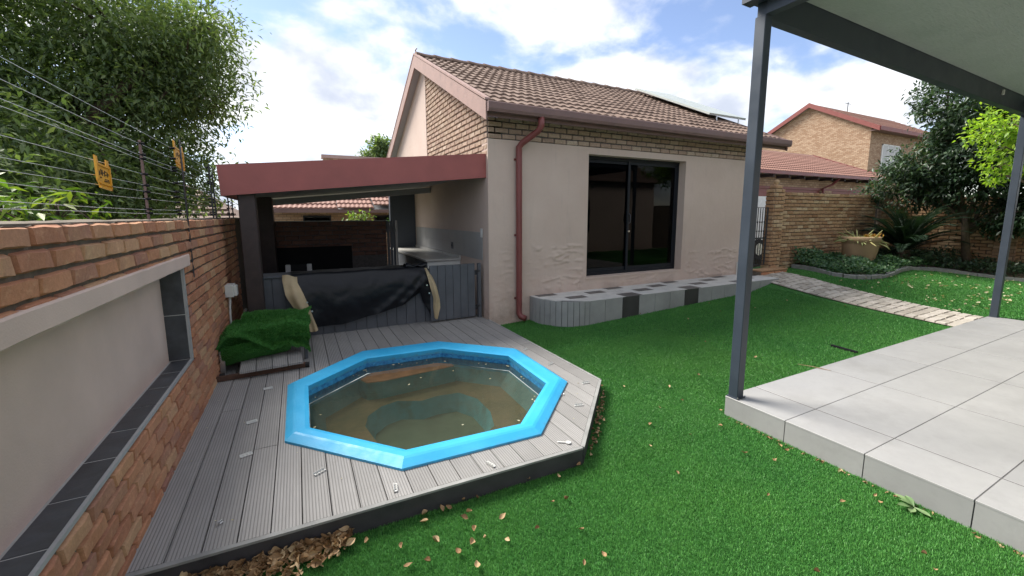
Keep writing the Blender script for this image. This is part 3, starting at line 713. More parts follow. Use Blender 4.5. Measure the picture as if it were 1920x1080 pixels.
for (ya, yb) in ((YE-.02, YR), (YR, 12.95)):
    bg_.extr([(ya, zr(ya)+.012), (yb, zr(yb)+.012), (yb, zr(yb)-.235), (ya, zr(ya)-.235)], 'x', RX0-.022, RX0)
part('barge_board', bg_, 'barge', roof)
part('barge_capping', MB().extr([(YE-.02, zr(YE)+.02), (YR, ZR+.022), (YR, ZR+.05), (YE-.02, zr(YE)+.05)], 'x', RX0-.03, RX0+.05).extr([(YR, ZR+.022), (12.95, zr(12.95)+.02), (12.95, zr(12.95)+.05), (YR, ZR+.05)], 'x', RX0-.03, RX0+.05), 'barge', roof)
part('barge_board', MB().extr([(YE-.02, zr(YE)+.012), (YR, ZR+.012), (YR, ZR-.22), (YE-.02, zr(YE)-.22)], 'x', RX1-.02, RX1), 'gutter', roof)
part('finial', MB().tube([(RX0+.02, YR, ZR+.03), (RX0+.02, YR, ZR+.12), (RX0+.05, YR, ZR+.16)], .012, 6), 'gutter', roof)
part('soffit_board', MB().add([(RX0, YE+.02, 3.10), (RX1-.02, YE+.02, 3.10), (RX1-.02, YH, 3.255), (RX0, YH, 3.255)], [(0, 1, 2, 3)]), 'soffit', roof)
part('barge_soffit', MB().add([(RX0, YE, zr(YE)-.20), (XG+.02, YE, zr(YE)-.20), (XG+.02, YR, ZR-.20), (RX0, YR, ZR-.20), (XG+.02, 12.9, zr(12.9)-.20), (RX0, 12.9, zr(12.9)-.20)], [(0, 1, 2, 3), (3, 2, 4, 5)]), 'soffit', roof)
gt = MB().extr([(YE+.02, 3.255), (YE-.085, 3.262), (YE-.10, 3.252), (YE-.10, 3.17), (YE-.085, 3.13), (YE+.02, 3.13)], 'x', RX0-.01, RX1+.01)
part('gutter', gt, 'gutter', house)
part('fascia', MB().box(RX0, RX1, YE+.02, YE+.045, 3.08, 3.25), 'gutter', house)
dp = part('downpipe', MB().tube([(3.275, YE-.04, 3.14), (3.275, YE-.04, 3.02), (3.26, YE+.02, 2.95), (3.10, YH-.11, 2.80), (3.067, YH-.065, 2.74), (3.067, YH-.065, 2.6), (3.067, YH-.065, .30), (3.067, YH-.065, .17), (3.08, YH-.10, .125), (3.13, YH-.17, .10)], .048, 12), 'pipe', house, True)
for z in (2.55, 1.4, .4): part('pipe_bracket', MB().box(3.01, 3.124, YH-.02, YH-.002, z, z+.03), 'pipe', dp)
# sliding door
YD = YH+.16
door = part('sliding_door', MB().box(DX0, DX1, YD, YD+.06, DZ1-.055, DZ1).box(DX0, DX1, YD, YD+.06, DZ0, DZ0+.05).box(DX0, DX0+.05, YD, YD+.06, DZ0+.05, DZ1-.055).box(DX1-.05, DX1, YD, YD+.06, DZ0+.05, DZ1-.055), 'frame', house)
xm = (DX0+DX1)/2-.1
for (a, b, dy) in ((DX0+.052, xm+.06, .028), (xm-.03, DX1-.052, 0.004)):
    s_ = MB(); y0 = YD+dy; y1 = y0+.022; za, zb = DZ0+.052, DZ1-.057
    s_.box(a, a+.05, y0, y1, za, zb).box(b-.05, b, y0, y1, za, zb).box(a+.05, b-.05, y0, y1, zb-.05, zb).box(a+.05, b-.05, y0, y1, za, za+.07)
    part('sash', s_, 'frame', door)
    part('pane', MB().add([(a+.045, y0+.011, za+.06), (b-.045, y0+.011, za+.06), (b-.045, y0+.011, zb-.045), (a+.045, y0+.011, zb-.045)], [(0, 1, 2, 3)]), 'glass', door)
part('door_handle', MB().tube([(xm+.005, YD-.002, 1.56), (xm+.005, YD-.045, 1.58), (xm+.005, YD-.045, 1.72), (xm+.005, YD-.002, 1.74)], .008, 7), 'steel_blue', door)
part('door_lock', MB().tube([(xm+.01, YD, 1.42), (xm+.01, YD-.02, 1.42)], .017, 10), 'silver', door)
part('door_sill', MB().box(DX0-.02, DX1+.0, YH-.015, YH+.16, DZ0-.03, DZ0-.004), 'plaster', house)
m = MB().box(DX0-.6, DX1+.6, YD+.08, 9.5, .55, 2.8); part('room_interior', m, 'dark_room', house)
part('room_curtain', MB().grid(lambda u, v: (DX0+1.05+.22*u, YD+.5+.03*math.sin(u*20), .75+1.6*v), 24, 2), 'curtain', house)
# solar panel on the roof; sky reflection is put into its pale colour
def solar(c, label):
    t = thing('solar_panel', c[0], label, 'solar panel')
    P = [Vector(p) for p in c]; nrm = (P[1]-P[0]).cross(P[3]-P[0]).normalized()*.035
    part('panel', MB().add(list(P)+[p+nrm for p in P], [(3, 2, 1, 0), (4, 5, 6, 7), (0, 1, 5, 4), (1, 2, 6, 5), (2, 3, 7, 6), (3, 0, 4, 7)]), 'solar_sky_pale', t)
    for a, b in ((0, 1), (1, 2), (2, 3), (3, 0)): part('frame', MB().tube([P[a], P[b]], .010, 5), 'trim', t)
    for k in (.2, .8):
        q = P[1].lerp(P[2], k); part('strut', MB().tube([q, (q.x, q.y, zr(q.y)+.02)], .014, 5), 'silver', t)
solar([(8.28, 8.80, zr(8.80)+.13), (8.28, 6.48, zr(6.48)+.13), (9.54, 6.48, zr(6.48)+.13), (9.54, 8.80, zr(8.80)+.13)], 'pale solar panel lying on the house roof near the ridge end')

# tiled bench along the front wall
bench = thing('tiled_bench', (5.8, 5.3, 0), 'long low bench clad in grey and charcoal tiles under the sliding door', 'bench')
BT = .425; YF = 4.95
arc = [(3.30+.60*(1-math.cos(t)), YH-.10-(YH-.10-YF)*math.sin(t)) for t in [math.pi/2*k/11 for k in range(12)]]
foot = [(3.30, YH-.002)]+arc+[(XE-.02, YF), (XE-.02, YH-.002)]
part('bench_core', MB().prism(foot, -.05, BT-.012), 'grout_dark', bench)
# front strips round the curve then square tiles
def ftile(pa, pb, mat):
    d = Vector((pb[0]-pa[0], pb[1]-pa[1])); L = d.length; d /= L; nn = Vector((d.y, -d.x)); g_ = .0038
    a = Vector(pa)+d*g_; b = Vector(pb)-d*g_
    part('front_tile', MB().prism([tuple(a), tuple(b), tuple(b+nn*.010), tuple(a+nn*.010)], lambda x, y: zg(x, y)-.03, BT-.002), mat, bench)
cur = [(3.30, YH-.01)]+arc
for pa, pb in zip(cur, cur[1:]): ftile(pa, pb, 'bench_side')
x = arc[-1][0]; i = 0; xt = [x, 4.20, 4.55]
while xt[-1] < XE-.05: xt.append(min(xt[-1]+.353, XE-.02))
for a, b in zip(xt, xt[1:]):
    dark = abs((a-4.55)/1.412-round((a-4.55)/1.412)) < .1
    ftile((a, YF), (b, YF), 'bench_black' if dark else 'bench_side')
rows = [(YF-.008, 5.19), (5.194, 5.38), (5.384, 5.57), (5.574, YH-.004)]
cen = {0: 4.80, 1: 3.90, 2: 4.43, 3: 3.56}
def inside_x(yv):   # left limit of the bench top at depth y
    best = 3.30
    for (xa, ya), (xb, yb) in zip(arc, arc[1:]):
        if min(ya, yb) <= yv <= max(ya, yb) and ya != yb: best = xa+(xb-xa)*(yv-ya)/(yb-ya)
    return best if yv < YH-.10 else 3.30
for r, (ya, yb) in enumerate(rows):
    x = cen[r]-.1765-.353*6
    while x < XE:
        a, b = x+.004, x+.353-.004; la, lb = inside_x(max(ya, YF)), inside_x(yb)
        if b > max(la, lb)*.5+min(la, lb)*.5+.02:
            dark = abs((x+.1765-cen[r])/1.412-round((x+.1765-cen[r])/1.412)) < .1
            a0 = max(a, la); a1 = max(a, lb); e = min(b, XE-.02)
            if e > a0+.01 and e > a1+.01:
                part('top_tile', MB().prism([(a0, ya), (e, ya), (e, yb), (a1, yb)], BT-.012, BT+random.uniform(0, .001)), 'bench_dark' if dark else 'bench_light', bench)
        x += .353

# ---------------------------------------------------------------- lapa (covered braai area)
lapa = thing('lapa', (1, 7.2, 0), 'covered braai shelter with sloping red fascia roof beside the house', 'shelter')
def zl(x): return 2.02+.098*(x+.74)      # underside height along X
x0, x1 = -.76, XG-.002
part('fascia', MB().add([(x0, 5.80, zl(x0)-.06), (x1, 5.80, zl(x1)-.06), (x1, 5.80, zl(x1)+.29), (x0-.02, 5.80, zl(x0)+.29), (x0, 5.83, zl(x0)-.06), (x1, 5.83, zl(x1)-.06), (x1, 5.83, zl(x1)+.29), (x0-.02, 5.83, zl(x0)+.29)],
     [(0, 1, 2, 3), (7, 6, 5, 4), (3, 2, 6, 7), (0, 4, 5, 1), (0, 3, 7, 4)]), 'red_paint', lapa)
part('roof_sheet', MB().add([(x, y, zl(x)+dz) for dz in (.20, .27) for (x, y) in ((x0, 5.83), (x1, 5.83), (x1, 10.2), (x0, 10.2))], [(3, 2, 1, 0), (4, 5, 6, 7), (0, 1, 5, 4), (1, 2, 6, 5), (2, 3, 7, 6), (3, 0, 4, 7)]), 'gutter', lapa)
part('ceiling', MB().add([(x0+.02, 5.83, zl(x0)), (x1, 5.83, zl(x1)), (x1, 10.1, zl(x1)), (x0+.02, 10.1, zl(x0))], [(3, 2, 1, 0)]), 'lapa_ceiling', lapa)
part('rear_beam', MB().add([(x, y, zl(x)-dz) for dz in (.03, .14) for (x, y) in ((x0, 8.70), (x1, 8.70), (x1, 8.80), (x0, 8.80))], [(3, 2, 1, 0), (4, 5, 6, 7), (0, 1, 5, 4), (1, 2, 6, 5), (2, 3, 7, 6), (3, 0, 4, 7)]), 'lapa_ceiling', lapa)
part('side_fascia', MB().add([(x0-.01, y, z) for y, z in ((5.83, zl(x0)-.06), (10.2, zl(x0)-.06), (10.2, zl(x0)+.28), (5.83, zl(x0)+.28))], [(0, 1, 2, 3)]), 'red_paint', lapa)
part('pillar', MB().box(-.61, -.43, 5.86, 6.10, 0, 2.04, .01), 'pillar', lapa)
part('pillar', MB().box(-.62, -.36, 8.20, 8.60, 0, 2.04, .01), 'pillar', lapa)
part('floor', MB().box(-.8, XG-.01, 6.13, 8.65, -.05, .075), 'mortar_dark', lapa)
lw = thing('rear_brick_wall', (.6, 8.7, 0), 'dark shaded brick wall with black fireplace opening behind the shelter', 'wall')
part('mortar_core', MB().box(-.80, 1.60, 8.615, 8.80, 0, 1.62), 'mortar_dark', lw)
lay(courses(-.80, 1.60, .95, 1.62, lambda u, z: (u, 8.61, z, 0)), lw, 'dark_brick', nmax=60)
part('fire_box', MB().box(-.36, .92, 8.56, 8.612, .3, 1.15), 'soot', lw)
part('coping_strip', MB().box(-.81, 1.61, 8.60, 8.81, 1.62, 1.635), 'kerb', lw)
sg = thing('side_gate', (1.72, 8.7, 0), 'narrow dark slatted side gate with pale edge beside the rear wall', 'gate')
for i in range(3): part('slat', MB().box(1.63+.06*i, 1.682+.06*i, 8.70, 8.72, .1, 1.62), 'screen', sg)
part('gate_edge', MB().box(1.81, 1.84, 8.68, 8.74, .1, 1.63), 'trim', sg)
part('cross_rail', MB().box(1.62, 1.82, 8.722, 8.74, 1.4, 1.46), 'screen', sg)
sw = thing('shelter_return_wall', (2.2, 10.1, 0), 'return wall coloured dark for its shade at the back of the shelter beside the counter', 'wall')
part('wall_face', MB().box(1.98, XG-.003, 10.05, 10.2, 0, 2.3), 'steel_blue', sw); part('wall_cap', MB().box(1.96, XG-.004, 10.03, 10.22, 2.3, 2.32), 'kerb', sw)  # charcoal on the wall face puts the shelter's shade into its colour
# counter along the side wall
ct = thing('kitchen_counter', (2.25, 8.5, 0), 'long counter with pale top along the shelter side wall', 'counter')
part('counter_top', MB().box(1.93, XG-.003, 6.93, 10.04, .935, .97, .006), 'counter', ct)
part('end_panel', MB().box(1.97, XG-.004, 6.97, 6.99, .12, .93), 'white_plastic', ct)
y = 6.99
while y < 9.9: part('door_panel', MB().box(1.955, 1.975, y+.004, y+.296, .14, .925), 'screen', ct); y += .30
part('upstand', MB().box(XG-.03, XG-.003, 6.95, 10.03, .972, 1.02), 'counter', ct)
y = 5.95
sp_ = part('splash_backing', MB().add([(XG-.004, 5.95, 1.02), (XG-.004, 10.0, 1.02), (XG-.004, 10.0, 1.46), (XG-.004, 5.95, 1.46)], [(3, 2, 1, 0)]), 'grout', ct)
while y < 9.8:
    for z in (1.03, 1.245): part('splash_tile', MB().box(XG-.012, XG-.005, y+.002, y+.398, z, z+.21), 'wall_tile', ct)
    y += .40
so = thing('light_switch', (XG, 5.97, 1.45), 'tall white light switch on the shelter side wall by the house corner', 'switch')
part('plate', MB().box(XG-.022, XG-.012, 5.93, 6.01, 1.38, 1.52, .003), 'white_plastic', so); part('rocker', MB().box(XG-.028, XG-.022, 5.955, 5.985, 1.42, 1.48, .002), 'white_plastic', so)
so = thing('wall_socket', (XG, 7.36, 1.17), 'small dark wall socket on the tiled splashback', 'socket')
part('plate', MB().box(XG-.022, XG-.013, 7.31, 7.42, 1.11, 1.23, .003), 'steel_blue', so); part('rocker', MB().box(XG-.027, XG-.022, 7.35, 7.38, 1.15, 1.19, .002), 'insulator', so)

# plank-clad bar and gate
bar = thing('plank_bar', (.6, 6.1, 0), 'bar front clad in upright slate grey planks under the black sheet', 'bar')
x = -.48
while x < 1.66: part('plank', MB().box(x+.002, x+.138, 6.05, 6.075, DK-.02, .93), 'screen', bar); x += .142
part('bar_top', MB().box(-.50, 1.69, 6.03, 6.42, .932, .958, .005), 'screen', bar)
part('back_panel', MB().box(-.47, 1.65, 6.08, 6.10, .08, .93), 'deck_dark', bar)
pg = thing('plank_gate', (2.1, 5.93, 0), 'waist-high gate of upright slate grey planks against the house corner', 'gate')
x = 1.70
while x < 2.42: part('plank', MB().box(x+.003, x+.117, 5.92, 5.945, DK+.03, .985), 'screen', pg); x += .12
part('hinge_post', MB().box(2.47, 2.52, 5.91, 5.96, DK, .985), 'screen', pg)
part('rail', MB().box(1.70, 2.47, 5.947, 5.975, .80, .87), 'deck_dark', pg); part('rail', MB().box(1.70, 2.47, 5.947, 5.975, .25, .32), 'deck_dark', pg)
for z in (.30, .85): part('hinge', MB().box(2.43, 2.50, 5.905, 5.919, z, z+.03), 'fence_steel', pg)
# black vinyl sheet
tp = thing('vinyl_sheet', (.8, 6.0, .5), 'black vinyl sheet with tan lining draped over the plank bar', 'tarp')
def tbot(x):
    pts = [(-.10, .33), (.06, .235), (.46, .25), (.9, .33), (1.30, .44), (1.40, .50), (1.56, .60), (1.60, .45), (1.72, .21)]
    for (a, za), (b, zb) in zip(pts, pts[1:]):
        if a <= x <= b: return za+(zb-za)*(x-a)/(b-a)
    return pts[0][1] if x < pts[0][0] else pts[-1][1]
def tf(u, v):
    if v < .25:
        t = v/.25; x = -.12+1.80*u; return (x, 6.38-.36*t, .968+.012*fbm(x*4, t*3, 2)+.02*math.sin(t*3)*.4)
    t = (v-.25)/.75; xt = -.12+1.80*u; xb = .02+1.72*u; x = xt+(xb-xt)*t
    z = .965+(tbot(x)-.965)*t; d = abs(u-.86)
    fold = .05*math.exp(-(d/.05)**2)*t*(1.2-t)+.018*math.sin((x*1.2-z*2.6)*6.5)*t*(0.25+.75*sm((u-.35)*2.2))+.03*sm((.12-u)/.12)*t
    fold += .03*math.exp(-((x-1.65+(.97-z)*1.1)/.07)**2)*t
    crease = .014*abs(fbm(x*2.2+z, z*2.6-x*.8, 4, 3))+.022*math.exp(-((x-1.30-(z-.45)*.95)/.06)**2)
    wr = .010*math.sin((x*.8+z*2.2)*19)*sm((u-.5)*3)*t+.008*math.sin((x*1.5-z*1.1)*23)*sm((.45-u)*3)*t
    return (x, 6.012-.03*t-fold-crease*1.5*sm(t*3)-.08*math.sin(math.pi*t**.8)-.5*wr, z+.006*math.sin(x*9))
part('sheet', MB().grid(tf, 90, 50), 'black_pvc', tp, True)
def ribbon(pts, wds, ny):
    mb = MB(); n = len(pts)
    def f(u, v):
        k = u*(n-1); i = min(int(k), n-2); q = k-i; p = Vector(pts[i]).lerp(Vector(pts[i+1]), q); w = wds[i]+(wds[i+1]-wds[i])*q
        return (p.x+(v-.5)*w, p.y-.035*math.sin(v*math.pi)-.014*math.sin(v*9+u*7)*(.4+u), p.z+.012*math.sin(v*5+u*9)-.02*v)
    return mb.grid(f, 26, ny)
part('lining_flap', ribbon([(-.13, 5.97, .975), (-.13, 5.935, .88), (-.085, 5.88, .72), (-.01, 5.855, .55), (.055, 5.86, .40), (.10, 5.88, .235)], [.17, .17, .21, .18, .13, .12], 10), 'tan_pvc', tp, True)
part('lining_flap', ribbon([(1.66, 5.96, .955), (1.69, 5.92, .86), (1.735, 5.87, .70), (1.775, 5.85, .52), (1.775, 5.86, .38), (1.765, 5.88, .21)], [.05, .08, .10, .09, .10, .055], 8), 'tan_pvc', tp, True)
for p in ((.05, 5.83, .62), (.10, 5.83, .50), (1.63, 5.84, .72), (1.66, 5.83, .60)): part('eyelet', MB().tube([p, (p[0], p[1]-.008, p[2])], .012, 8), 'silver', tp)
part('top_bundle', MB().grid(lambda u, v: (1.38+.30*u, 6.12+.10*math.cos(v*6.28), .985+.03*math.sin(v*6.28)*(1+.5*math.sin(u*9))+.01*math.sin(u*14)), 18, 10), 'black_pvc', tp, True)
# folding stool behind the bar
fs_ = thing('camp_chair', (-.03, 6.9, .1), 'dark folding camp chair with grey side panels behind the bar', 'chair')
part('backrest', MB().box(-.13, .09, 6.98, 7.0, .86, 1.0, .01), 'soot', fs_); part('side_panel', MB().box(-.20, -.13, 6.97, 7.0, .84, 1.0, .008), 'wall_tile', fs_); part('side_panel', MB().box(.09, .16, 6.97, 7.0, .84, 1.0, .008), 'wall_tile', fs_)
part('seat', MB().box(-.20, .16, 6.60, 6.97, .48, .52, .01), 'soot', fs_)
for sx_ in (-.19, .15):
    for a, b in ((6.62, 6.98), (6.98, 6.62)): part('leg', MB().tube([(sx_, a, .08), (sx_, b, .90 if b > 6.9 else .5)], .011, 7), 'silver', fs_)

# raised steel frame with planks and the heap of artificial grass
stf = thing('step_frame', (-.4, 5.1, DK), 'low steel frame with loose deck planks under the grass heap', 'frame')
part('leg', MB().box(-.79, -.745, 4.895, 4.925, DK, .36, .004), 'silver', stf)
part('leg', MB().box(-.02, .015, 5.06, 5.09, DK, .53, .004), 'screen', stf)
part('leg', MB().tube([(-.74, 5.75, .30), (-.62, 5.80, .62)], .018, 8), 'silver', stf)
part('top_rail', MB().box(-.79, -.60, 4.89, 4.93, .345, .37, .004), 'silver', stf)
part('base_rail', MB().add([(-.80, 4.70, DK+.004), (0, 4.76, DK+.004), (0, 4.80, DK+.004), (-.80, 4.74, DK+.004), (-.80, 4.70, DK+.05), (0, 4.76, DK+.05), (0, 4.80, DK+.05), (-.80, 4.74, DK+.05)], [(0, 1, 5, 4), (4, 5, 6, 7), (1, 2, 6, 5), (3, 7, 6, 2), (0, 4, 7, 3)]), 'rust', stf)
for p in ((-.765, 4.80), (.0, 4.77)): part('castor', MB().tube([(p[0]-.02, p[1], DK+.028), (p[0]+.02, p[1], DK+.028)], .027, 12), 'tyre', stf)
for i in range(4):
    xa = -.60+.142*i; part('plank', MB().add([(xa, 4.66+.012*i, .185), (xa+.136, 4.672+.012*i, .185), (xa+.10, 5.40, .23), (xa-.036, 5.38, .23), (xa, 4.66+.012*i, .205), (xa+.136, 4.672+.012*i, .205), (xa+.10, 5.40, .25), (xa-.036, 5.38, .25)], [(3, 2, 1, 0), (4, 5, 6, 7), (0, 1, 5, 4), (1, 2, 6, 5), (2, 3, 7, 6), (3, 0, 4, 7)]), 'deck', stf)
gr = thing('artificial_grass_heap', (-.4, 5.3, .3), 'crumpled sheet of artificial grass heaped on the steel frame', 'artificial grass')
def gf(u, v):
    x = -.80+.85*u; yb = 5.93-.06*u; yf = 5.0+.07*u
    if v < .55:
        t = v/.55; y = yb+(yf-yb)*t; z = .44+.135*t+.09*math.exp(-((u-.78)/.18)**2-((t-.38)/.18)**2)-.055*math.exp(-((t-.68+.25*(u-.5))/.09)**2)+.03*u
        if t > .9: z -= .05*((t-.9)/.1)**2
    else:
        t = (v-.55)/.45; zt = .525+.03*u; zb_ = .335-.05*u; z = zt+(zb_-zt)*t
        crease = .10*math.exp(-((t-(.10+.85*sm((u-.12)/.55)))/.13)**2)*sm((1.05-u)*4)
        y = yf-.03-.05*math.sin(math.pi*min(1, t*1.2))-crease+.05*t*sm((.45-u)*3)
    z += .035*fbm(x*4, y*4, 3, 3)+.025*math.sin(x*11+y*9)*math.sin(y*6-x*3)-.07*sm((.10-u)/.10)-.05*sm((u-.93)/.07)
    if v > .8: z += .03*fbm(x*9, 2, 8)*(v-.8)*5
    return (x+.03*fbm(y*5, z*5, 1), y+.035*fbm(x*4, z*4, 5), z)
def gfold(u, v):
    x = -.77+.62*u; z = .40+.03*math.sin(u*5)-(.21-.11*u*u)*v+.01*fbm(x*8, v*4, 2); y = 4.965-.085*math.sin(math.pi*min(1, .25+v*.75))+.05*u-.03*math.sin(u*6)+.012*fbm(x*7, v*5, 6)
    return (x, y, z)
part('grass_sheet', MB().grid(gf, 60, 60), 'turf_base', gr, True)
def gflap(u, v):
    x = -.66+.70*u+.05*math.sin(v*4); y = 5.62-.50*v-.12*u*v+.04*fbm(u*4, v*3, 6); z = .545+.055*math.sin(math.pi*min(1, v*1.15))+.045*u-.03*v+.03*math.sin(u*5+v*4)+.02*fbm(u*6, v*5, 2)
    if v > .75: y -= .07*(v-.75)*4*(1-.5*u); z -= .16*((v-.75)*4)**1.5*(.35+.65*sm((u-.05)*1.6))
    return (x, y, z)
part('grass_flap', MB().grid(gflap, 50, 36), 'turf_base', gr, True)
part('grass_fold', MB().grid(gfold, 44, 18), 'turf_base', gr, True)

# ---------------------------------------------------------------- patio
PT = .18; PX0, PX1, PY1 = 3.181, 9.28, 2.168
pat = thing('tiled_patio', (6, 0, 0), 'raised patio floored with large pale grey porcelain tiles', 'patio')
part('slab', MB().box(PX0+.012, PX1-.012, -3.0, PY1-.012, -.2, PT-.0022), 'grout_dark', pat)
xs = [PX0]; xs.append(3.594)
while xs[-1] < PX1: xs.append(min(xs[-1]+1.04, PX1))
ys = [PY1, 1.676]
while ys[-1] > -2.9: ys.append(ys[-1]-.4925)
for i in range(len(xs)-1):
    for j in range(len(ys)-1):
        part('floor_tile', MB().box(xs[i]+(.0065 if i else .001), xs[i+1]-.0065, ys[j+1]+.0024, ys[j]-(.0024 if j else .001), PT-.014, PT+random.uniform(-.0006, .0006), .0015), 'tile', pat)
for j in range(len(ys)-1): part('riser_tile', MB().box(PX0+.002, PX0+.012, ys[j+1]+.002, ys[j]-.004, -.03, PT-.0125), 'tile', pat)
for i in range(len(xs)-1): part('riser_tile', MB().box(xs[i]+.003, xs[i+1]-.002, PY1-.012, PY1-.003, -.03, PT-.0125), 'tile', pat)
canopy = thing('patio_canopy', (6, 1, PT), 'charcoal steel patio canopy with square posts and grey ceiling', 'canopy')
def zb(x): return 3.175-.0165*(x-3.2)
for x in (3.20, 9.21): part('post', MB().box(x, x+.082, 2.072, 2.154, PT+.001, zb(x)+.02, .004), 'steel_blue', canopy)
part('base_plate', MB().box(3.19, 3.292, 2.062, 2.162, PT+.001, PT+.008), 'steel_blue', canopy)
part('base_plate', MB().box(9.20, 9.302, 2.062, 2.162, PT+.001, PT+.008), 'steel_blue', canopy)
for bx_ in (3.184, 3.286): part('bolt', MB().tube([(bx_+.006 if bx_ > 3.2 else bx_+.012, 2.066, PT+.008), (bx_+.006 if bx_ > 3.2 else bx_+.012, 2.066, PT+.018)], .006, 6), 'silver', canopy)
def beam(x0, x1, y0, y1, h0, h1):
    return MB().add([(x, y, zb(x)+h) for h in (h0, h1) for (x, y) in ((x0, y0), (x1, y0), (x1, y1), (x0, y1))], [(3, 2, 1, 0), (4, 5, 6, 7), (0, 1, 5, 4), (1, 2, 6, 5), (2, 3, 7, 6), (3, 0, 4, 7)])
part('beam', beam(3.22, 9.30, 2.075, 2.15, .0, .235), 'steel_blue', canopy)
part('beam', beam(3.205, 3.28, -3.0, 2.07, .02, .235), 'steel_blue', canopy)
part('beam', beam(9.21, 9.29, -3.0, 2.07, .0, .235), 'steel_blue', canopy)
part('ceiling_panel', beam(3.285, 9.205, -3.0, 2.07, .21, .245), 'ceiling', canopy)
part('gutter', beam(3.10, 3.20, -3.0, 2.20, .11, .25), 'steel_blue', canopy)
part('fascia', beam(3.205, 9.36, 2.152, 2.22, .15, .29), 'steel_blue', canopy)
part('roof_sheet', beam(3.1, 9.36, -3.0, 2.2, .26, .285), 'steel_blue', canopy)
part('sensor', MB().box(8.05, 8.09, 2.05, 2.072, zb(8)+.11, zb(8)+.17, .004), 'white_plastic', canopy)

mh = thing('unseen_main_house', (6, -3.4, 0), 'unseen plastered main house wall along the back of the patio', 'house')  # out of view; put in for the door reflections, length set for light
part('wall', MB().box(2.9, 15.4, -3.6, -3.02, -.2, 3.35), 'plaster', mh)
part('roof', MB().extr([(-2.75, 3.2), (-6.0, 4.9), (-9.2, 3.2)], 'x', 2.5, 15.8), 'roof', mh)
for a, b in ((4.2, 7.4), (9.8, 11.6)):
    w_ = part('window', MB().box(a, b, -3.03, -3.0, .2 if a == 4.2 else 1.0, 2.4), 'frame', mh); part('pane', MB().box(a+.06, b-.06, -2.999, -2.99, .26 if a == 4.2 else 1.06, 2.34), 'dark_room', w_)
# ---------------------------------------------------------------- cobbled path
path = MB(); PA = [(8.13, 2.175), (8.50, 5.42)]; PW = 1.0
def ppt(s, t):  # s along, t across
    xl = PA[0][0]+(PA[1][0]-PA[0][0])*s+.05*math.sin(s*7); y = PA[0][1]+(PA[1][1]-PA[0][1])*s
    x = xl+PW*t; return x, y, zg(x, y)
path.grid(lambda u, v: (lambda p: (p[0], p[1], p[2]+.004))(ppt(v, u)), 8, 20); pth = struct('garden_path', path, 'mortar')
rowsn = 26
for r in range(rowsn):
    s0, s1 = r/rowsn+.0015, (r+1)/rowsn-.0015; c = 5; off = .5*(r % 2)
    edges = [0]+[(k+off)/c for k in range(0 if off else 1, c)]+[1]
    for a, b in zip(edges, edges[1:]):
        if b-a < .02: continue
        q = [ppt(s, t) for s, t in ((s0, a+.006), (s0, b-.006), (s1, b-.006), (s1, a+.006))]
        h = random.uniform(.014, .026); e = .12
        c_ = [sum(p[k] for p in q)/4 for k in range(3)]
        topv = [(p[0]+(c_[0]-p[0])*e+random.uniform(-.006, .006), p[1]+(c_[1]-p[1])*e+random.uniform(-.004, .004), p[2]+h) for p in q]
        o = part('paver', MB().add([(p[0], p[1], p[2]) for p in q]+topv, [(4, 5, 6, 7)]+[(i, (i+1) % 4, 4+(i+1) % 4, 4+i) for i in range(4)]), 'paver', pth)

# ---------------------------------------------------------------- garden wall, gate, bed
gw = thing('garden_brick_wall', (12.5, 5.8, .4), 'tan face brick garden wall behind the clay pot', 'wall')
part('mortar_core', MB().box(9.80, 15.6, 5.72, 5.93, .1, 2.225), 'mortar', gw)
lay(courses(9.80, 15.5, .42, 2.225, lambda u, z: (u, 5.716, z, 0)), gw, 'garden_brick')
part('wall_top', MB().grid(lambda u, v: (9.8+5.7*u, 5.715+.215*v, 2.226+.010*abs(fbm(u*40, v*3, 2))), 120, 3), 'garden_brick', gw)
pil = thing('gate_pillar', (9.6, 5.7, .4), 'tan brick gate pillar with small finial beside the black gate', 'pillar')
part('mortar_core', MB().box(9.455, 9.795, 5.605, 5.79, .3, 2.28), 'mortar', pil)
lay(courses(9.45, 9.80, .40, 2.28, lambda u, z: (u, 5.60, z, 0))+courses(5.60, 5.80, .40, 2.28, lambda u, z: (9.45, u, z, -math.pi/2)), pil, 'garden_brick')
part('cap', MB().box(9.52, 9.74, 5.61, 5.78, 2.28, 2.36, .02), 'garden_brick', pil)
part('finial', MB().lathe([(.001, .13), (.045, .12), (.06, .08), (.05, .04), (.03, .02), (.05, 0)], (9.63, 5.70, 2.36), 12), 'garden_brick', pil, True)
p2 = thing('wall_pier', (14.4, 5.68, .4), 'slim pale brick pier near the right end of the garden wall', 'pillar')
part('mortar_core', MB().box(14.25, 14.45, 5.655, 5.71, .3, 2.28), 'mortar', p2)
lay(courses(14.24, 14.46, .42, 2.28, lambda u, z: (u, 5.65, z, 0)), p2, 'gable_brick')
rwall = thing('side_brick_wall', (15.6, 2, .3), 'shaded tan brick side wall under the dark tree', 'wall')
part('mortar_core', MB().box(15.52, 15.72, -4, 5.7, .1, 2.15), 'mortar', rwall)
lay(courses(.6, 5.7, .42, 2.15, lambda u, z: (15.51, u, z, -math.pi/2)), rwall, 'garden_brick', nmax=250)
part('wall_pier', MB().box(15.42, 15.52, 3.35, 3.72, .2, 2.18), 'far_brick', rwall)
gate = thing('garden_gate', (9.1, 5.7, .45), 'black wrought steel pedestrian gate beside the house end', 'gate')
part('gate_frame', MB().tube([(8.78, 5.68, .60), (8.78, 5.68, 1.87), (9.36, 5.68, 1.87), (9.36, 5.68, .60), (8.78, 5.68, .60)], .018, 6), 'fence_steel', gate)
for k in range(6): part('bar', MB().tube([(8.86+.082*k, 5.68, .61), (8.86+.082*k, 5.68, 1.86)], .009, 6), 'fence_steel', gate)
part('cross_rail', MB().box(8.79, 9.35, 5.672, 5.690, 1.18, 1.21), 'fence_steel', gate)
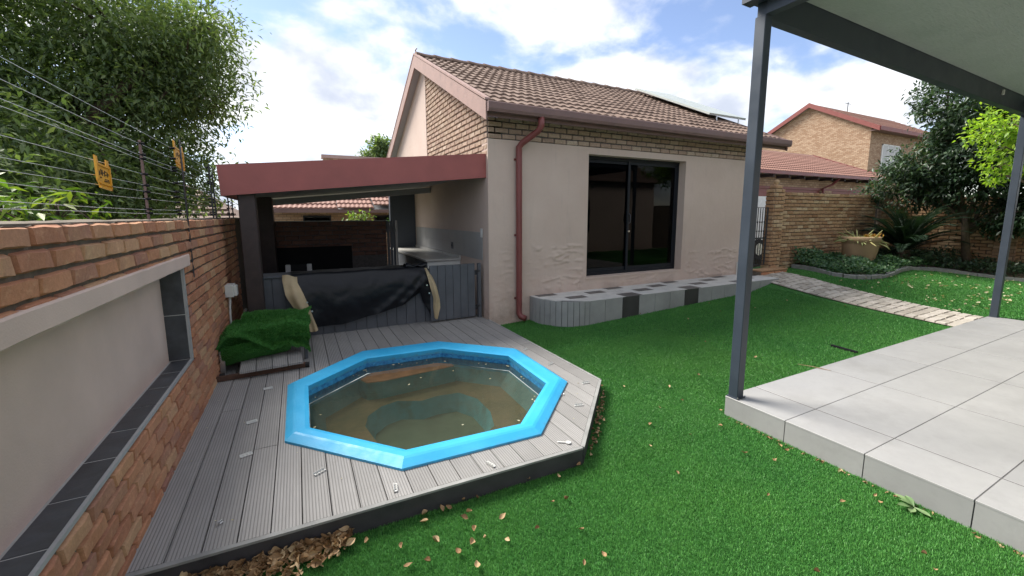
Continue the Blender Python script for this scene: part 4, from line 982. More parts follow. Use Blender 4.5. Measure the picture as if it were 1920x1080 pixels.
for k in range(6):
    for z in (1.35, 1.55): part('collar', MB().lathe([(.001, .03), (.016, .012), (.016, -.012), (.001, -.03)], (8.86+.082*k, 5.68, z), 8), 'fence_steel', gate)
step = thing('brick_step', (9.2, 5.5, .4), 'low brick step in front of the black gate', 'step')
part('step_body', MB().box(8.76, 9.70, 5.36, 5.60, .2, .50, .008), 'mortar', step)
lay([(8.88+.232*k, 5.36, .455, 0, False, 1) for k in range(4)]+[(8.88+.232*k, 5.36, .37, 0, False, 1) for k in range(4)], step, 'brick')
part('tread', MB().box(8.75, 9.71, 5.34, 5.62, .501, .53, .006), 'garden_brick', step)
mb_ = thing('meter_box', (8.55, YH, .62), 'small white meter box low on the house wall near the bench end', 'box')
part('housing', MB().box(8.50, 8.60, YH-.06, YH-.004, .55, .66, .004), 'white_plastic', mb_); part('conduit', MB().tube([(8.46, YH-.03, .70), (8.46, YH-.03, .42)], .010, 6), 'white_plastic', mb_)
# kerb stones
KP = [(10.40, 5.62), (10.36, 5.40), (10.30, 5.15), (10.20, 4.88), (10.10, 4.66), (10.14, 4.48), (10.27, 4.31), (10.55, 4.20), (10.90, 4.165), (11.28, 4.18), (11.75, 4.25), (12.28, 4.34), (12.9, 4.38), (13.4, 4.15), (13.8, 3.8), (14.1, 3.3), (14.3, 2.8), (14.4, 2.2), (14.4, 1.6)]
kerb = thing('garden_edging', (12, 4.3, .4), 'row of grey concrete edging blocks around the planted bed', 'edging')
for (xa, ya), (xb, yb) in zip(KP, KP[1:]):
    d = Vector((xb-xa, yb-ya)); L = d.length; d /= L; nn = Vector((-d.y, d.x))*.05
    for k in range(max(1, int(round(L/.36)))):
        nk = max(1, int(round(L/.36))); a = Vector((xa, ya))+d*(L*k/nk+.006); b = Vector((xa, ya))+d*(L*(k+1)/nk-.006)
        h = random.uniform(.055, .075); part('edging_block', MB().prism([tuple(a-nn), tuple(b-nn), tuple(b+nn), tuple(a+nn)], lambda x, y: zg(x, y)-.04, lambda x, y: zg(x, y)+h), 'kerb', kerb)
bed = [p for p in KP]+[(15.5, 1.6), (15.5, 5.7), (10.40, 5.7)]
bedm = MB()
cxb = 13.0
bedm.add([(x, y, zg(x, y)+.03) for x, y in bed], [tuple(range(len(bed)))]); struct('soil_bed', bedm, 'earth')
pot = thing('clay_pot', (11.95, 5.0, .45), 'large sandy clay pot of trailing succulents in the ivy bed', 'pot')
PC = (11.95, 5.0, .50)
part('pot_body', MB().lathe([(.001, 0), (.25, 0), (.28, .10), (.335, .36), (.35, .50), (.355, .56), (.372, .575), (.372, .67), (.35, .69), (.33, .67), (.31, .55), (.001, .54)], PC, 36), 'pot', pot, True)

# ---------------------------------------------------------------- foliage builders
def leafmesh(name, P, D, N, L, Wd, fold=.25):
    """one folded leaf (4 triangles in 2 quads) per row: P base, D direction, N normal"""
    D = D/np.linalg.norm(D, axis=1, keepdims=True); N = N-(N*D).sum(1, keepdims=True)*D; N = N/np.linalg.norm(N, axis=1, keepdims=True)
    Sd = np.cross(D, N); L = np.asarray(L).reshape(-1, 1); Wd = np.asarray(Wd).reshape(-1, 1); n = len(P)
    v0 = P; v1 = P+D*L*.45+Sd*Wd*.5+N*Wd*fold*.5; v2 = P+D*L-N*L*.12; v3 = P+D*L*.45-Sd*Wd*.5+N*Wd*fold*.5
    V = np.stack([v0, v1, v2, v3], 1).reshape(-1, 3); b = np.arange(n)[:, None]*4
    F = np.concatenate([b+np.array([[0, 1, 2]]), b+np.array([[0, 2, 3]])], 1).reshape(-1, 3)
    return npmesh(name, V, F)
def rvec(n): v = RNG.normal(size=(n, 3)); return v/np.linalg.norm(v, axis=1, keepdims=True)
def crown_points(blobs, nclus, per, spread):
    vol = np.array([b[3]*b[4]*b[5] for b in blobs])**.8; pr = vol/vol.sum(); idx = RNG.choice(len(blobs), nclus, p=pr); B = np.array(blobs)[idx]
    d = rvec(nclus); rr = RNG.random((nclus, 1))**.42; ctr = B[:, :3]+d*B[:, 3:6]*rr
    ctr = ctr+RNG.normal(size=ctr.shape)*.04
    P = np.repeat(ctr, per, 0)+RNG.normal(size=(nclus*per, 3))*spread*np.array([1, 1, .7]); out_ = np.repeat(d, per, 0)
    return P, out_, ctr
def tree(name, base, trunk_r, blobs, nclus, per, spread, L, Wd, mat, label, cat='tree', group=None, droop=.35, limbs=True, fork=.5):
    t = thing(name, base, label, cat, group)
    P, O, ctr = crown_points(blobs, nclus, per, spread)
    n = len(P); D = O*.6+rvec(n)*.9+np.array([0, 0, -droop]); N = rvec(n)*.7+np.array([0, 0, 1.0])+O*.3
    Ls = L*RNG.uniform(.6, 1.3, n); me = leafmesh('crown', P, D, N, Ls, Ls*Wd)
    link('crown', me, t, mat)
    tr = MB(); b = Vector(base); top = Vector((sum(q[0] for q in blobs)/len(blobs), sum(q[1] for q in blobs)/len(blobs), base[2]+(sum(q[2] for q in blobs)/len(blobs)-base[2])*fork))
    tr.tube([b, b.lerp(top, .35)+Vector((.05, .03, 0)), b.lerp(top, .7)-Vector((.04, 0, 0)), top], [trunk_r*1.25, trunk_r, trunk_r*.85, trunk_r*.6], 9)
    part('trunk', tr, 'bark', t, True)
    lm = MB()
    for q in blobs:
        c = Vector(q[:3]); s = b.lerp(top, random.uniform(.6, 1)); mid = s.lerp(c, .55)+Vector((random.uniform(-.2, .2), random.uniform(-.2, .2), random.uniform(0, .25)))
        lm.tube([s, mid, c], [trunk_r*.5, trunk_r*.32, trunk_r*.12], 6)
    for k in RNG.choice(len(ctr), min(len(ctr), 160), replace=False):
        c = Vector(ctr[k]); q = min(blobs, key=lambda q: (Vector(q[:3])-c).length); lm.tube([Vector(q[:3]), Vector(q[:3]).lerp(c, .6)+Vector((0, 0, .08)), c], [trunk_r*.13, trunk_r*.08, .006], 4, False)
    part('limb', lm, 'bark', t, True); return t
# big tree over the left wall
tree('feathery_tree', (-4.2, 8.2, -.2), .22,
     [(-2.6, 7.7, 3.0, 1.45, 1.3, 1.15), (-2.0, 8.0, 4.1, 1.35, 1.2, 1.0), (-3.8, 7.2, 2.6, 1.5, 1.3, 1.1), (-4.6, 7.0, 3.8, 1.7, 1.4, 1.2), (-2.9, 7.6, 2.0, 1.25, 1.1, .8), (-5.6, 6.6, 2.6, 1.6, 1.4, 1.3), (-3.4, 7.8, 4.9, 1.5, 1.2, .55), (-1.35, 8.0, 3.7, .75, .7, .75), (-5.8, 7, 4.6, 1.6, 1.2, .8), (-1.7, 7.9, 2.3, .72, .7, .7), (-1.15, 8.1, 4.55, .55, .5, .45), (-6.6, 6.5, 3.8, 1.3, 1.2, 1.2), (-3.9, 6.4, 3.2, 1.2, .8, 1.1), (-4.8, 6.3, 2.0, 1.3, .9, .8), (-2.5, 4.9, 1.95, .6, .9, .5), (-2.7, 3.6, 1.9, .6, .8, .5), (-2.6, 5.8, 2.3, .9, .8, .6), (-3.3, 4.6, 2.6, .9, .9, .7), (-1.9, 6.6, 2.0, .45, .6, .45)],
     9800, 26, .15, .088, .34, 'tree_leaf', 'big feathery green tree rising behind the left brick wall')
for i, (c, lab) in enumerate((((-1.72, 2.6, 1.66), 'yellow-green shrub leaning over the wall at the left edge'), ((-1.70, 3.5, 1.66), 'bright green shrub behind the wall below the nearer warning sign'), ((-1.66, 4.5, 1.66), 'small green shrub behind the wall near the black fence post'), ((-1.55, 6.1, 1.62), 'yellow-green twig clump behind the wall at the shelter end'))):
    w = (.62, .5, .3, .25)[i]
    tree('garden_shrub', (c[0]-.1, c[1], -.2), .03, [(c[0], c[1], c[2]+.05, .3, w, .22), (c[0]-.2, c[1]+.2, c[2]-.3, .3, w, .4), (c[0]-.2, c[1], c[2]-.9, .25, w, .6)], (190, 180, 90, 50)[i], 10, .09, .10, .34, 'shrub_leaf', lab, 'shrub', 'shrubs behind the left wall', .3)
# dark evergreen in the right corner
tree('evergreen_tree', (14.85, 3.95, .3), .085,
     [(14.3, 4.7, 2.9, .85, .8, .7), (14.0, 4.25, 4.1, .8, .62, .7), (14.9, 3.4, 1.75, .5, .7, .5), (14.6, 3.0, 1.7, .6, .7, .45), (14.3, 3.9, 3.5, 1.0, .9, 1.0), (14.6, 5.1, 2.35, .8, .8, .5), (14.4, 3.3, 2.9, 1.0, .9, .8), (14.5, 3.1, 4.1, 1, .9, .7), (14.3, 4.6, 5.0, .5, .45, .3), (14.6, 2.5, 3.2, .9, .8, 1.0), (14.5, 4.2, 2.35, .7, .8, .45), (14.1, 5.25, 2.75, .5, .4, .4), (14.0, 4.75, 4.45, .4, .35, .3), (14.6, 2.2, 2.2, .8, .8, .6), (14.2, 5.7, 2.35, .45, .35, .28)],
     1750, 22, .11, .12, .42, 'dark_leaf', 'dark evergreen tree hanging over the side wall behind the patio')
tree('lime_tree', (12.4, .9, .2), .10, [(11.1, 2.75, 3.15, .45, .40, .42), (11.0, 2.55, 2.75, .40, .38, .38), (11.3, 2.35, 3.3, .6, .5, .5), (11.6, 1.7, 3.4, .8, .7, .7), (11.0, 2.78, 2.45, .14, .14, .22), (12.0, .9, 3.6, 1, .9, .9)],
     620, 16, .075, .085, .5, 'lime_leaf', 'bright lime green tree branch hanging behind the far canopy post')
tree('bushy_tree', (5.6, 30, -.2), .25, [(5.4, 30, 6.2, .7, .6, .8), (4.9, 30, 5.4, .7, .6, .8), (6.3, 30, 5.3, .8, .7, .9), (5.6, 30, 4.4, 1.0, .8, 1.0)], 420, 18, .22, .28, .45, 'tree_leaf', 'distant bluish green tree top left of the house gable')
# bushes seen through the shelter
tree('leafy_bush', (4.0, 14.2, -.2), .05, [(3.55, 14.2, 1.65, .75, .5, .5), (3.9, 14.3, 2.1, .55, .4, .45), (4.2, 14.2, 1.3, .8, .5, .6)], 260, 14, .09, .11, .45, 'ivy', 'grey-green bush seen through the shelter at right', 'bush')
tree('leafy_bush', (1.75, 13.4, -.2), .04, [(1.72, 13.4, 1.62, .38, .3, .28), (1.70, 13.4, 1.2, .5, .4, .4)], 90, 12, .08, .11, .4, 'shrub_leaf', 'yellow-green bush seen through the shelter in the middle', 'bush')

# ivy bed, cycad, hedge, pot plants
def poly_in(P, x, y):
    c = False; n = len(P)
    for i in range(n):
        (xa, ya), (xb, yb) = P[i], P[i-1]
        if (ya > y) != (yb > y) and x < (xb-xa)*(y-ya)/(yb-ya)+xa: c = not c
    return c
def bedleaves(n, hfun, test):
    pts = []
    while len(pts) < n:
        x = random.uniform(10.05, 15.5); y = random.uniform(1.7, 5.68)
        if poly_in(bed, x, y) and test(x, y): pts.append((x, y, zg(x, y)+.03+random.random()**.6*hfun(x, y)))
    return np.array(pts)
def hv(x, y): return .10+.16*max(0, fbm(x*2.2, y*2.2, 4)+.4)+.22*sm((y-5.1)/.5)*sm((12-x)/1.0)
P = bedleaves(9000, hv, lambda x, y: x < 13.3)
Ls = RNG.uniform(.04, .085, len(P)); o = link('ivy_ground_cover', leafmesh('ivy', P, rvec(len(P))+np.array([0, 0, .2]), rvec(len(P))*.6+np.array([-.3, -.3, 1]), Ls, Ls*.75), None, 'ivy')
tag(o, 'glossy ivy ground cover filling the kerbed bed around the pot', 'ivy', kind='stuff')
P = bedleaves(5000, lambda x, y: .18+.22*max(0, fbm(x*1.7, y*1.7, 8)+.35), lambda x, y: x >= 13.3)
Ls = RNG.uniform(.05, .10, len(P)); o = link('shade_ground_cover', leafmesh('cover', P, rvec(len(P))+np.array([0, 0, .4]), rvec(len(P))*.6+np.array([-.3, -.3, 1]), Ls, Ls*.55), None, 'dark_leaf')
tag(o, 'dark leafy ground cover along the shaded side wall', 'ground cover', kind='stuff')
cy = thing('cycad', (13.6, 4.75, .45), 'spiky cycad in shade-darkened green with arching fronds right of the clay pot', 'plant')
fr = MB(); Pl = []; Dl = []; Nl = []; Ll = []
for k in range(46):
    a = 2*math.pi*k/46*3.0+random.uniform(-.2, .2); el = random.uniform(.35, 1.45); Lf = random.uniform(1.15, 1.6); pts = []
    h = Vector((math.cos(a), math.sin(a), 0))
    for s in range(9):
        t = s/8; e = el-1.05*t*t; prev = pts[-1] if pts else Vector((13.6, 4.75, .80))
        pts.append(prev+(h*math.cos(e)+Vector((0, 0, 1))*math.sin(e))*(Lf/8 if s else 0))
    fr.tube(pts, [.012*(1-.7*i/8) for i in range(9)], 4, False)
    for s in range(1, 9):
        for q in range(6):
            p = pts[s-1].lerp(pts[s], q/6); d = (pts[s]-pts[s-1]).normalized(); sd_ = d.cross(Vector((0, 0, 1))).normalized()
            for sg_ in (-1, 1): Pl.append(p); Dl.append(sd_*sg_+d*.8+Vector((0, 0, .25))); Nl.append(Vector((0, 0, 1))+d*.1); Ll.append(.20*math.sin(math.pi*min(.95, .12+.85*(s-1+q/6)/8))+.02)
part('frond_stem', fr, 'cycad', cy)
link('leaflets', leafmesh('leaflets', np.array(Pl), np.array(Dl), np.array(Nl), Ll, [.022]*len(Ll), .1), cy, 'cycad')
part('stem', MB().lathe([(.14, -.2), (.17, .05), (.12, .35), (.001, .40)], (13.6, 4.75, .45), 12), 'bark', cy, True)
st_ = MB()
for k in range(52):
    a = random.uniform(0, 6.28); r0 = random.uniform(.05, .32); p = Vector((PC[0]+r0*math.cos(a), PC[1]+r0*math.sin(a), PC[2]+.56)); h = Vector((math.cos(a+random.uniform(-.5, .5)), math.sin(a+random.uniform(-.5, .5)), 0))
    L = random.uniform(.16, .40); e = random.uniform(.1, 1.4); pts = [p]
    for s in range(5): e -= random.uniform(-.1, .45); pts.append(pts[-1]+(h*math.cos(e)+Vector((0, 0, 1))*math.sin(e))*L/5)
    st_.tube(pts, [.010, .013, .014, .014, .012, .006], 5)
part('succulent_stems', st_, 'succulent', pot, True, 'stuff')
n = 500; a = RNG.uniform(0, 6.28, n); r = .36*np.sqrt(RNG.random(n)); P = np.stack([PC[0]+r*np.cos(a), PC[1]+r*np.sin(a), PC[2]+.56+RNG.random(n)*.10], 1)
Ls = RNG.uniform(.04, .09, n); link('succulent_leaves', leafmesh('sl', P, rvec(n)+np.array([0, 0, .6]), rvec(n)+np.array([0, 0, 1]), Ls, Ls*.5), pot, 'succulent')['kind'] = 'stuff'
n = 160; P = np.stack([RNG.normal(12.13, .07, n), RNG.normal(4.86, .07, n), PC[2]+.64+RNG.random(n)*.08], 1)
Ls = RNG.uniform(.04, .08, n); link('orange_leaves', leafmesh('ol', P, rvec(n)+np.array([0, 0, .6]), rvec(n)+np.array([0, 0, 1]), Ls, Ls*.6), pot, 'orange_leaf')['kind'] = 'stuff'
# weed at the patio edge
wd = thing('broadleaf_weed', (3.12, .9, .01), 'pale green weed rosette growing at the foot of the patio', 'plant')
for a, L, e in ((2.6, .095, .4), (3.3, .08, .15), (1.5, .10, .7), (4.4, .085, .2), (.9, .08, .9), (2.0, .07, 1.0)):
    h = Vector((math.cos(a), math.sin(a), 0)); s_ = Vector((-h.y, h.x, 0))
    def wf(u, v):
        w = .036*math.sin(math.pi*min(.97, .05+u**1.4*.95))*(v-.5); p = h*(L*u*math.cos(e*(1-u*.6)))+Vector((0, 0, 1))*(L*u*math.sin(e*(1-u*.7))+.004)
        p = p+s_*w+Vector((0, 0, abs(v-.5)*.012)); return (3.105+p.x, .9+p.y, .014+p.z)
    part('leaf', MB().grid(wf, 8, 4), 'weed', wd, True)

# ---------------------------------------------------------------- neighbouring buildings
def gable_roof_tiles(mb, x0, x1, ye, ze, yr, zr_, rows, tw=.30):
    run = (yr-ye)/rows; rise = (zr_-ze)/rows; nx = int((x1-x0)/tw*4)
    for j in range(rows):
        y0, z0 = ye+run*j, ze+rise*j
        prof = [(x0+(x1-x0)*i/nx, .03*abs(math.sin(math.pi*i/2))) for i in range(nx+1)]
        vs = [(x, y0-.01, z0+.005) for x, h in prof]+[(x, y0-.012, z0+.04+h) for x, h in prof]+[(x, y0+run+.02, z0+rise+.01+h) for x, h in prof]; k = nx+1
        mb.add(vs, [(r*k+i, r*k+i+1, (r+1)*k+i+1, (r+1)*k+i) for r in range(2) for i in range(nx)])
    return mb
gar = thing('garage_block', (20, 11, .3), 'single-storey brick garage block with terracotta roof behind the garden wall', 'garage')
GY = 10.0
part('wall', MB().box(11.5, 25.5, GY+.10, 15.5, 0, 3.32), 'far_brick', gar)
for a, b in ((12.0, 14.7), (15.6, 20.0), (20.9, 24.0)):
    part('garage_door', MB().box(a, b, GY+.02, GY+.10, .2, 2.74), 'garage_door', gar)
for a, b in ((11.5, 12.0), (14.7, 15.6), (20.0, 20.9), (24, 25.5)): part('pier', MB().box(a, b, GY-.02, GY+.10, .1, 2.75), 'far_brick', gar)
part('lintel', MB().box(11.5, 25.5, GY-.02, GY+.10, 2.752, 3.32), 'far_brick', gar)
part('lintel_trim', MB().box(11.5, 25.5, GY-.045, GY-.022, 2.72, 2.80), 'garage_door', gar)
gro = part('roof', MB().extr([(GY-.5, 3.26), (13, 4.72), (16, 3.26)], 'x', 11.0, 25.0), 'soffit', gar)
part('roof_tiles', gable_roof_tiles(MB(), 11, 25.0, GY-.52, 3.30, 13, 4.78, 11), 'roof_red', gro, kind='stuff')
part('ridge_caps', MB().extr([(12.85, 4.76), (13, 4.86), (13.15, 4.76)], 'x', 11, 25.05), 'roof_red', gro)
part('verge', MB().extr([(GY-.54, 3.22), (GY-.54, 3.36), (13, 4.88), (13, 4.72)], 'x', 25.0, 25.08), 'pipe', gro)
part('gutter', MB().box(11, 25.0, GY-.62, GY-.52, 3.20, 3.31), 'pipe', gar)
for k in range(14): part('rafter_end', MB().box(11.8+k, 11.9+k, GY-.5, GY-.03, 3.10, 3.22), 'pillar', gar)
part('downpipe', MB().tube([(20.3, GY-.55, 3.2), (20.3, GY-.3, 2.95), (20.05, GY-.1, 2.8), (20.05, GY-.1, .3)], .05, 8), 'pipe', gar)
hs = thing('brick_house', (38, 18, .3), 'two-storey tan brick house with terracotta gable roof beyond the garage', 'house')
HX = 34.0; py0, py1, pk = 14.3, 21.9, 18.1; ez, pz = 7.35, 9.45
part('gable_wall', MB().extr([(py0, 0), (py1, 0), (py1, ez), (pk, pz), (py0, ez)], 'x', HX, HX+.3), 'far_brick', hs)
part('side_wall', MB().box(HX+.3, 46, py0, py0+.3, 0, ez), 'far_brick', hs)
rf = part('roof', MB().extr([(py0-.5, ez-.12), (pk, pz+.12), (py1+.5, ez-.12), (pk, pz-.02)], 'x', HX-.25, 46), 'soffit', hs)
part('roof_tiles', gable_roof_tiles(MB(), HX-.25, 46, py0-.5, ez-.08, pk, pz+.18, 12), 'roof_red', rf, kind='stuff')
part('barge_board', MB().extr([(py0-.55, ez-.32), (py0-.55, ez-.02), (pk, pz+.26), (py1+.55, ez-.02), (py1+.55, ez-.32), (pk, pz-.06)], 'x', HX-.30, HX-.22), 'garage_door', rf)
part('aerial', MB().tube([(HX+5, pk, pz), (HX+5, pk, pz+.9)], .03, 5).tube([(HX+4.6, pk, pz+.8), (HX+5.4, pk, pz+.8)], .02, 5), 'fence_steel', rf)
part('eave_fascia', MB().box(HX-.25, 46, py0-.60, py0-.50, ez-.28, ez-.02), 'garage_door', hs); part('eave_soffit', MB().box(HX-.2, 46, py0-.50, py0-.01, ez-.26, ez-.20), 'gutter', hs)
for a, b, c_, d in ((35.6, 38.2, 4.7, 6.4),):
    wdw = part('window', MB().box(a, b, py0-.05, py0-.002, c_, c_+.08).box(a, b, py0-.05, py0-.002, d-.08, d).box(a, a+.1, py0-.05, py0-.002, c_, d).box(b-.1, b, py0-.05, py0-.002, c_, d).box(a+.8, a+.88, py0-.05, py0-.002, c_, d).box(b-.9, b-.82, py0-.05, py0-.002, c_, d), 'white_paint', hs)
    part('pane', MB().box(a+.1, b-.1, py0-.03, py0-.004, c_+.08, d-.08), 'curtain', wdw)
nb = thing('rear_house', (1.5, 18, 0), 'brick house with pale terracotta tiles seen through the shelter', 'house')
part('wall', MB().box(-.9, 6.5, 16.2, 20, -.2, 1.98), 'far_brick', nb)
nro = part('roof', MB().extr([(15.7, 1.94), (18.6, 3.3), (21.5, 1.94)], 'x', -.7, 7), 'soffit', nb)
part('roof_tiles', gable_roof_tiles(MB(), -.7, 2.1, 15.7, 1.96, 18.6, 3.34, 9).v and gable_roof_tiles(gable_roof_tiles(gable_roof_tiles(MB(), -.7, 1.3, 15.75, 1.97, 18.6, 3.30, 9), 1.3, 2.5, 15.6, 1.99, 18.6, 3.36, 9), 2.5, 7, 15.6, 2.10, 18.6, 3.44, 9), 'roof_red', nro, kind='stuff')
part('fascia', MB().box(-.7, 7, 15.66, 15.72, 1.84, 1.96), 'gutter', nb)
part('rear_gable', MB().box(1.18, 6.0, 20.0, 20.2, 1.0, 4.22), 'far_brick', nb); part('rear_roof_edge', MB().box(1.12, 6.1, 19.9, 20.4, 4.221, 4.36), 'barge', nb)
for a, b in ((0.2, 1.1), (2.6, 3.2)):
    w_ = part('window', MB().box(a, b, 16.15, 16.19, 1.2, 1.75), 'frame', nb); part('pane', MB().box(a+.05, b-.05, 16.13, 16.148, 1.25, 1.7), 'glass', w_)
n2 = thing('grey_roof_house', (-4, 17, 0), 'neighbouring house with grey-brown tiled roof above the wall end', 'house')
part('wall', MB().box(-8, -1.9, 15.6, 20, -.2, 1.55), 'far_brick', n2)
r2_ = part('roof', MB().add([(-8.5, 15, 1.45), (-1.3, 15, 1.45), (-1.3, 20.5, 1.45), (-8.5, 20.5, 1.45), (-6, 17.7, 3.2), (-3.1, 17.7, 2.75)], [(0, 1, 5, 4), (1, 2, 5), (2, 3, 4, 5), (3, 0, 4)]), 'roof', n2)
mt = MB()
for j in range(9):
    t0, t1 = j/9, (j+1)/9
    def ed(t): return ((-8.5+2.5*t, 15+2.7*t, 1.47+1.75*t), (-1.3-1.8*t, 15+2.7*t, 1.47+1.30*t))
    (a, b), (c_, d) = ed(t0), ed(t1); mt.add([(a[0], a[1], a[2]+.01), (b[0], b[1], b[2]+.01), (b[0], b[1]-.01, b[2]+.06), (a[0], a[1]-.01, a[2]+.06), d, c_], [(0, 1, 2, 3), (3, 2, 4, 5)])
part('roof_courses', mt, 'roof', r2_, kind='stuff')
part('gutter', MB().box(-8.6, -1.25, 14.9, 15.0, 1.40, 1.50), 'gutter', n2)
# parked car beyond the gate
car = thing('parked_van', (14.2, 8.6, .3), 'white van parked beyond the black gate', 'van')
cz = .32
prof = [(0, .35), (-.05, 1.1), (.05, 1.85), (.25, 1.95), (3.0, 1.95), (3.75, 1.22), (4.4, 1.08), (4.45, .4)]
part('body', MB().extr([(12.0+a, cz+b) for a, b in prof], 'y', 8.0, 9.6), 'car_white', car)
part('side_window', MB().extr([(12.0+a, cz+b) for a, b in ((2.0, 1.2), (2.0, 1.8), (2.95, 1.82), (3.5, 1.25))], 'y', 7.985, 7.998), 'glass', car)
for a in (.8, 3.5):
    w_ = part('wheel', MB().tube([(12.0+a, 7.95, cz+.32), (12.0+a, 8.15, cz+.32)], .32, 18), 'tyre', car); part('rim', MB().tube([(12.0+a, 7.94, cz+.32), (12.0+a, 7.96, cz+.32)], .19, 14), 'silver', w_)
part('headlight', MB().box(12.02, 12.10, 8.05, 8.30, cz+.62, cz+.74), 'trim', car)

# ---------------------------------------------------------------- lawn blades
def blades(n, sampler, h, w, zf):
    X, Y = sampler(n); Z = zf(X, Y); a = RNG.uniform(0, 6.28, n); lean = RNG.uniform(.1, .9, n); hh = h*RNG.uniform(.6, 1.2, n)
    la = RNG.normal(1.1, 1.0, n)
    tip = np.stack([X+np.cos(la)*hh*lean, Y+np.sin(la)*hh*lean, Z+hh*np.sqrt(1-.5*lean**2)], 1)
    sx_ = np.cos(a)*w; sy_ = np.sin(a)*w; mid = np.stack([X+np.cos(la)*hh*lean*.35, Y+np.sin(la)*hh*lean*.35, Z+hh*.6], 1)
    b0 = np.stack([X-sx_, Y-sy_, Z-.012], 1); b1 = np.stack([X+sx_, Y+sy_, Z-.012], 1)
    m1 = mid+np.stack([sx_, sy_, 0*sx_], 1)*.8; m0 = mid-np.stack([sx_, sy_, 0*sx_], 1)*.8
    V = np.stack([b0, b1, m1, m0, tip], 1).reshape(-1, 3); k = np.arange(n)[:, None]*5
    F = np.concatenate([k+np.array([[0, 1, 2]]), k+np.array([[0, 2, 3]]), k+np.array([[3, 2, 4]])], 1).reshape(-1, 3); return V, F
def nzg(X, Y):
    s = lambda t: (lambda t: t*t*(3-2*t))(np.clip(t, 0, 1))
    k = .0244+.0166*s((Y-2.2)/2.7); xx = np.clip(X-2.4, 0, 8.2); return k*xx+.15*s((X-7.6)/1.2)*s((Y-3)/2.4)-.012
def lawn_ok(X, Y):
    fy = np.where(X < 1.668, 2.262+(2.172-2.262)*(X+.81)/2.478, 2.172+(3.052-2.172)*(X-1.668)/.874)
    ok = ~((X < 2.565) & (Y > fy-.02))
    ok &= ~((X > 3.175) & (X < 9.29) & (Y < 2.172)); ok &= Y < 5.72
    ok &= ~((Y > 4.94) & (X > 3.9) & (X < 8.74)) & ~((X > 3.29) & (X <= 3.9) & (Y > 4.94+.45*((3.9-X)/.6)**2.2))
    xl = 8.13+.37*(Y-2.175)/3.245; ok &= ~((X > xl-.0) & (X < xl+1.02) & (Y > 2.17))
    ok &= ~((X > 8.7) & (Y > 5.34)) & (X < 15.4)
    kx = np.interp(X, [10.1, 10.27, 10.9, 12.3, 12.9, 13.4, 13.8, 14.1, 14.4], [4.66, 4.31, 4.165, 4.34, 4.38, 4.15, 3.8, 3.3, 1.6])
    ok &= ~((X > 10.1) & (Y > kx)) & (X > -.8); return ok
def sampler(x0, x1, y0, y1):
    def f(n):
        xs_, ys_ = [], []; c = 0
        while c < n:
            X = RNG.uniform(x0, x1, n); Y = RNG.uniform(y0, y1, n); k = lawn_ok(X, Y); xs_.append(X[k]); ys_.append(Y[k]); c += k.sum()
        return np.concatenate(xs_)[:n], np.concatenate(ys_)[:n]
    return f
parts = [blades(340000, sampler(-.78, 3.2, .15, 2.6), .017, .0015, nzg), blades(160000, sampler(1.6, 4.6, 2.0, 4.2), .018, .0022, nzg),
         blades(120000, sampler(2.5, 8.2, 2.1, 5.0), .020, .0032, nzg), blades(60000, sampler(8.5, 15.0, 1.6, 5.6), .024, .0055, nzg), blades(9000, sampler(2.55, 3.4, 4.4, 5.72), .02, .003, nzg)]
Vs, Fs, o_ = [], [], 0
for V, F in parts: Vs.append(V); Fs.append(F+o_); o_ += len(V)
o = link('lawn_grass', npmesh('lawn_grass', np.concatenate(Vs), np.concatenate(Fs)), None, 'turf'); tag(o, 'short bright green artificial lawn between deck, bench and patio', 'grass', kind='stuff')
# blades on the heaped sheet
hm = [c for c in gr.children]
for c in hm:
    me = c.data; n = 16000 if 'sheet' in c.name else (11000 if 'flap' in c.name else 4500)
    co = np.empty(len(me.vertices)*3); me.vertices.foreach_get('co', co); co = co.reshape(-1, 3); q = np.empty(len(me.polygons)*4, int); me.polygons.foreach_get('vertices', q); q = q.reshape(-1, 4)
    nr = np.empty(len(me.polygons)*3); me.polygons.foreach_get('normal', nr); nr = nr.reshape(-1, 3); nr[nr[:, 2] < -.1] *= -1; nr[:, 1] = np.where(np.abs(nr[:, 2]) < .3, -np.abs(nr[:, 1]), nr[:, 1])
    k = RNG.integers(0, len(q), n); uv = RNG.random((n, 2, 1)); A_, B1, C1, D1 = (co[q[k, i]] for i in range(4))
    P = (A_*(1-uv[:, 0])+B1*uv[:, 0])*(1-uv[:, 1])+(D1*(1-uv[:, 0])+C1*uv[:, 0])*uv[:, 1]
    d = nr[k]+rvec(n)*.45; Ls = RNG.uniform(.016, .032, n)
    link('grass_pile', leafmesh('grass_pile', P-nr[k]*.003, d, rvec(n), Ls, np.full(n, .0045), .1), gr, 'turf')['kind'] = 'stuff'

# ---------------------------------------------------------------- fallen leaves and small litter
def dry_leaf_unit(seed, L=.05):
    r = random.Random(seed); c = r.uniform(.8, 2.4); tw = r.uniform(-1.2, 1.2); w0 = r.uniform(.26, .42)
    def f(u, v):
        w = L*w0*math.sin(math.pi*min(.98, .03+u))**.8*(v-.5)*2; bend = c*(u-.5)
        x = L*(u-.5)*math.cos(bend*.5); z = L*.45*c*(u-.5)**2+abs(w)*.7*c*(1 if seed % 2 else .4); a = tw*(u-.5)
        return (x, w*.8*math.cos(a), z+w*math.sin(a)+.002)
    return MB().grid(f, 6, 4)
dlu = [dry_leaf_unit(i) for i in range(8)]
def leafset(pts, zf, mat, label, group, size, lift=.012):
    ms = []
    for u in dlu:
        me = u.mesh('dry_leaf', True); me.materials.append(M[mat]); ms.append(me)
    for (x, y) in pts:
        o = link('dry_leaf', random.choice(ms)); s = size*random.uniform(.7, 1.3); o.scale = (s, s, s); o.location = (x, y, zf(x, y)+lift)
        o.rotation_euler = (random.uniform(-.5, .5), random.uniform(-.4, .4), random.uniform(0, 6.28)); tag(o, label, 'leaf', group)
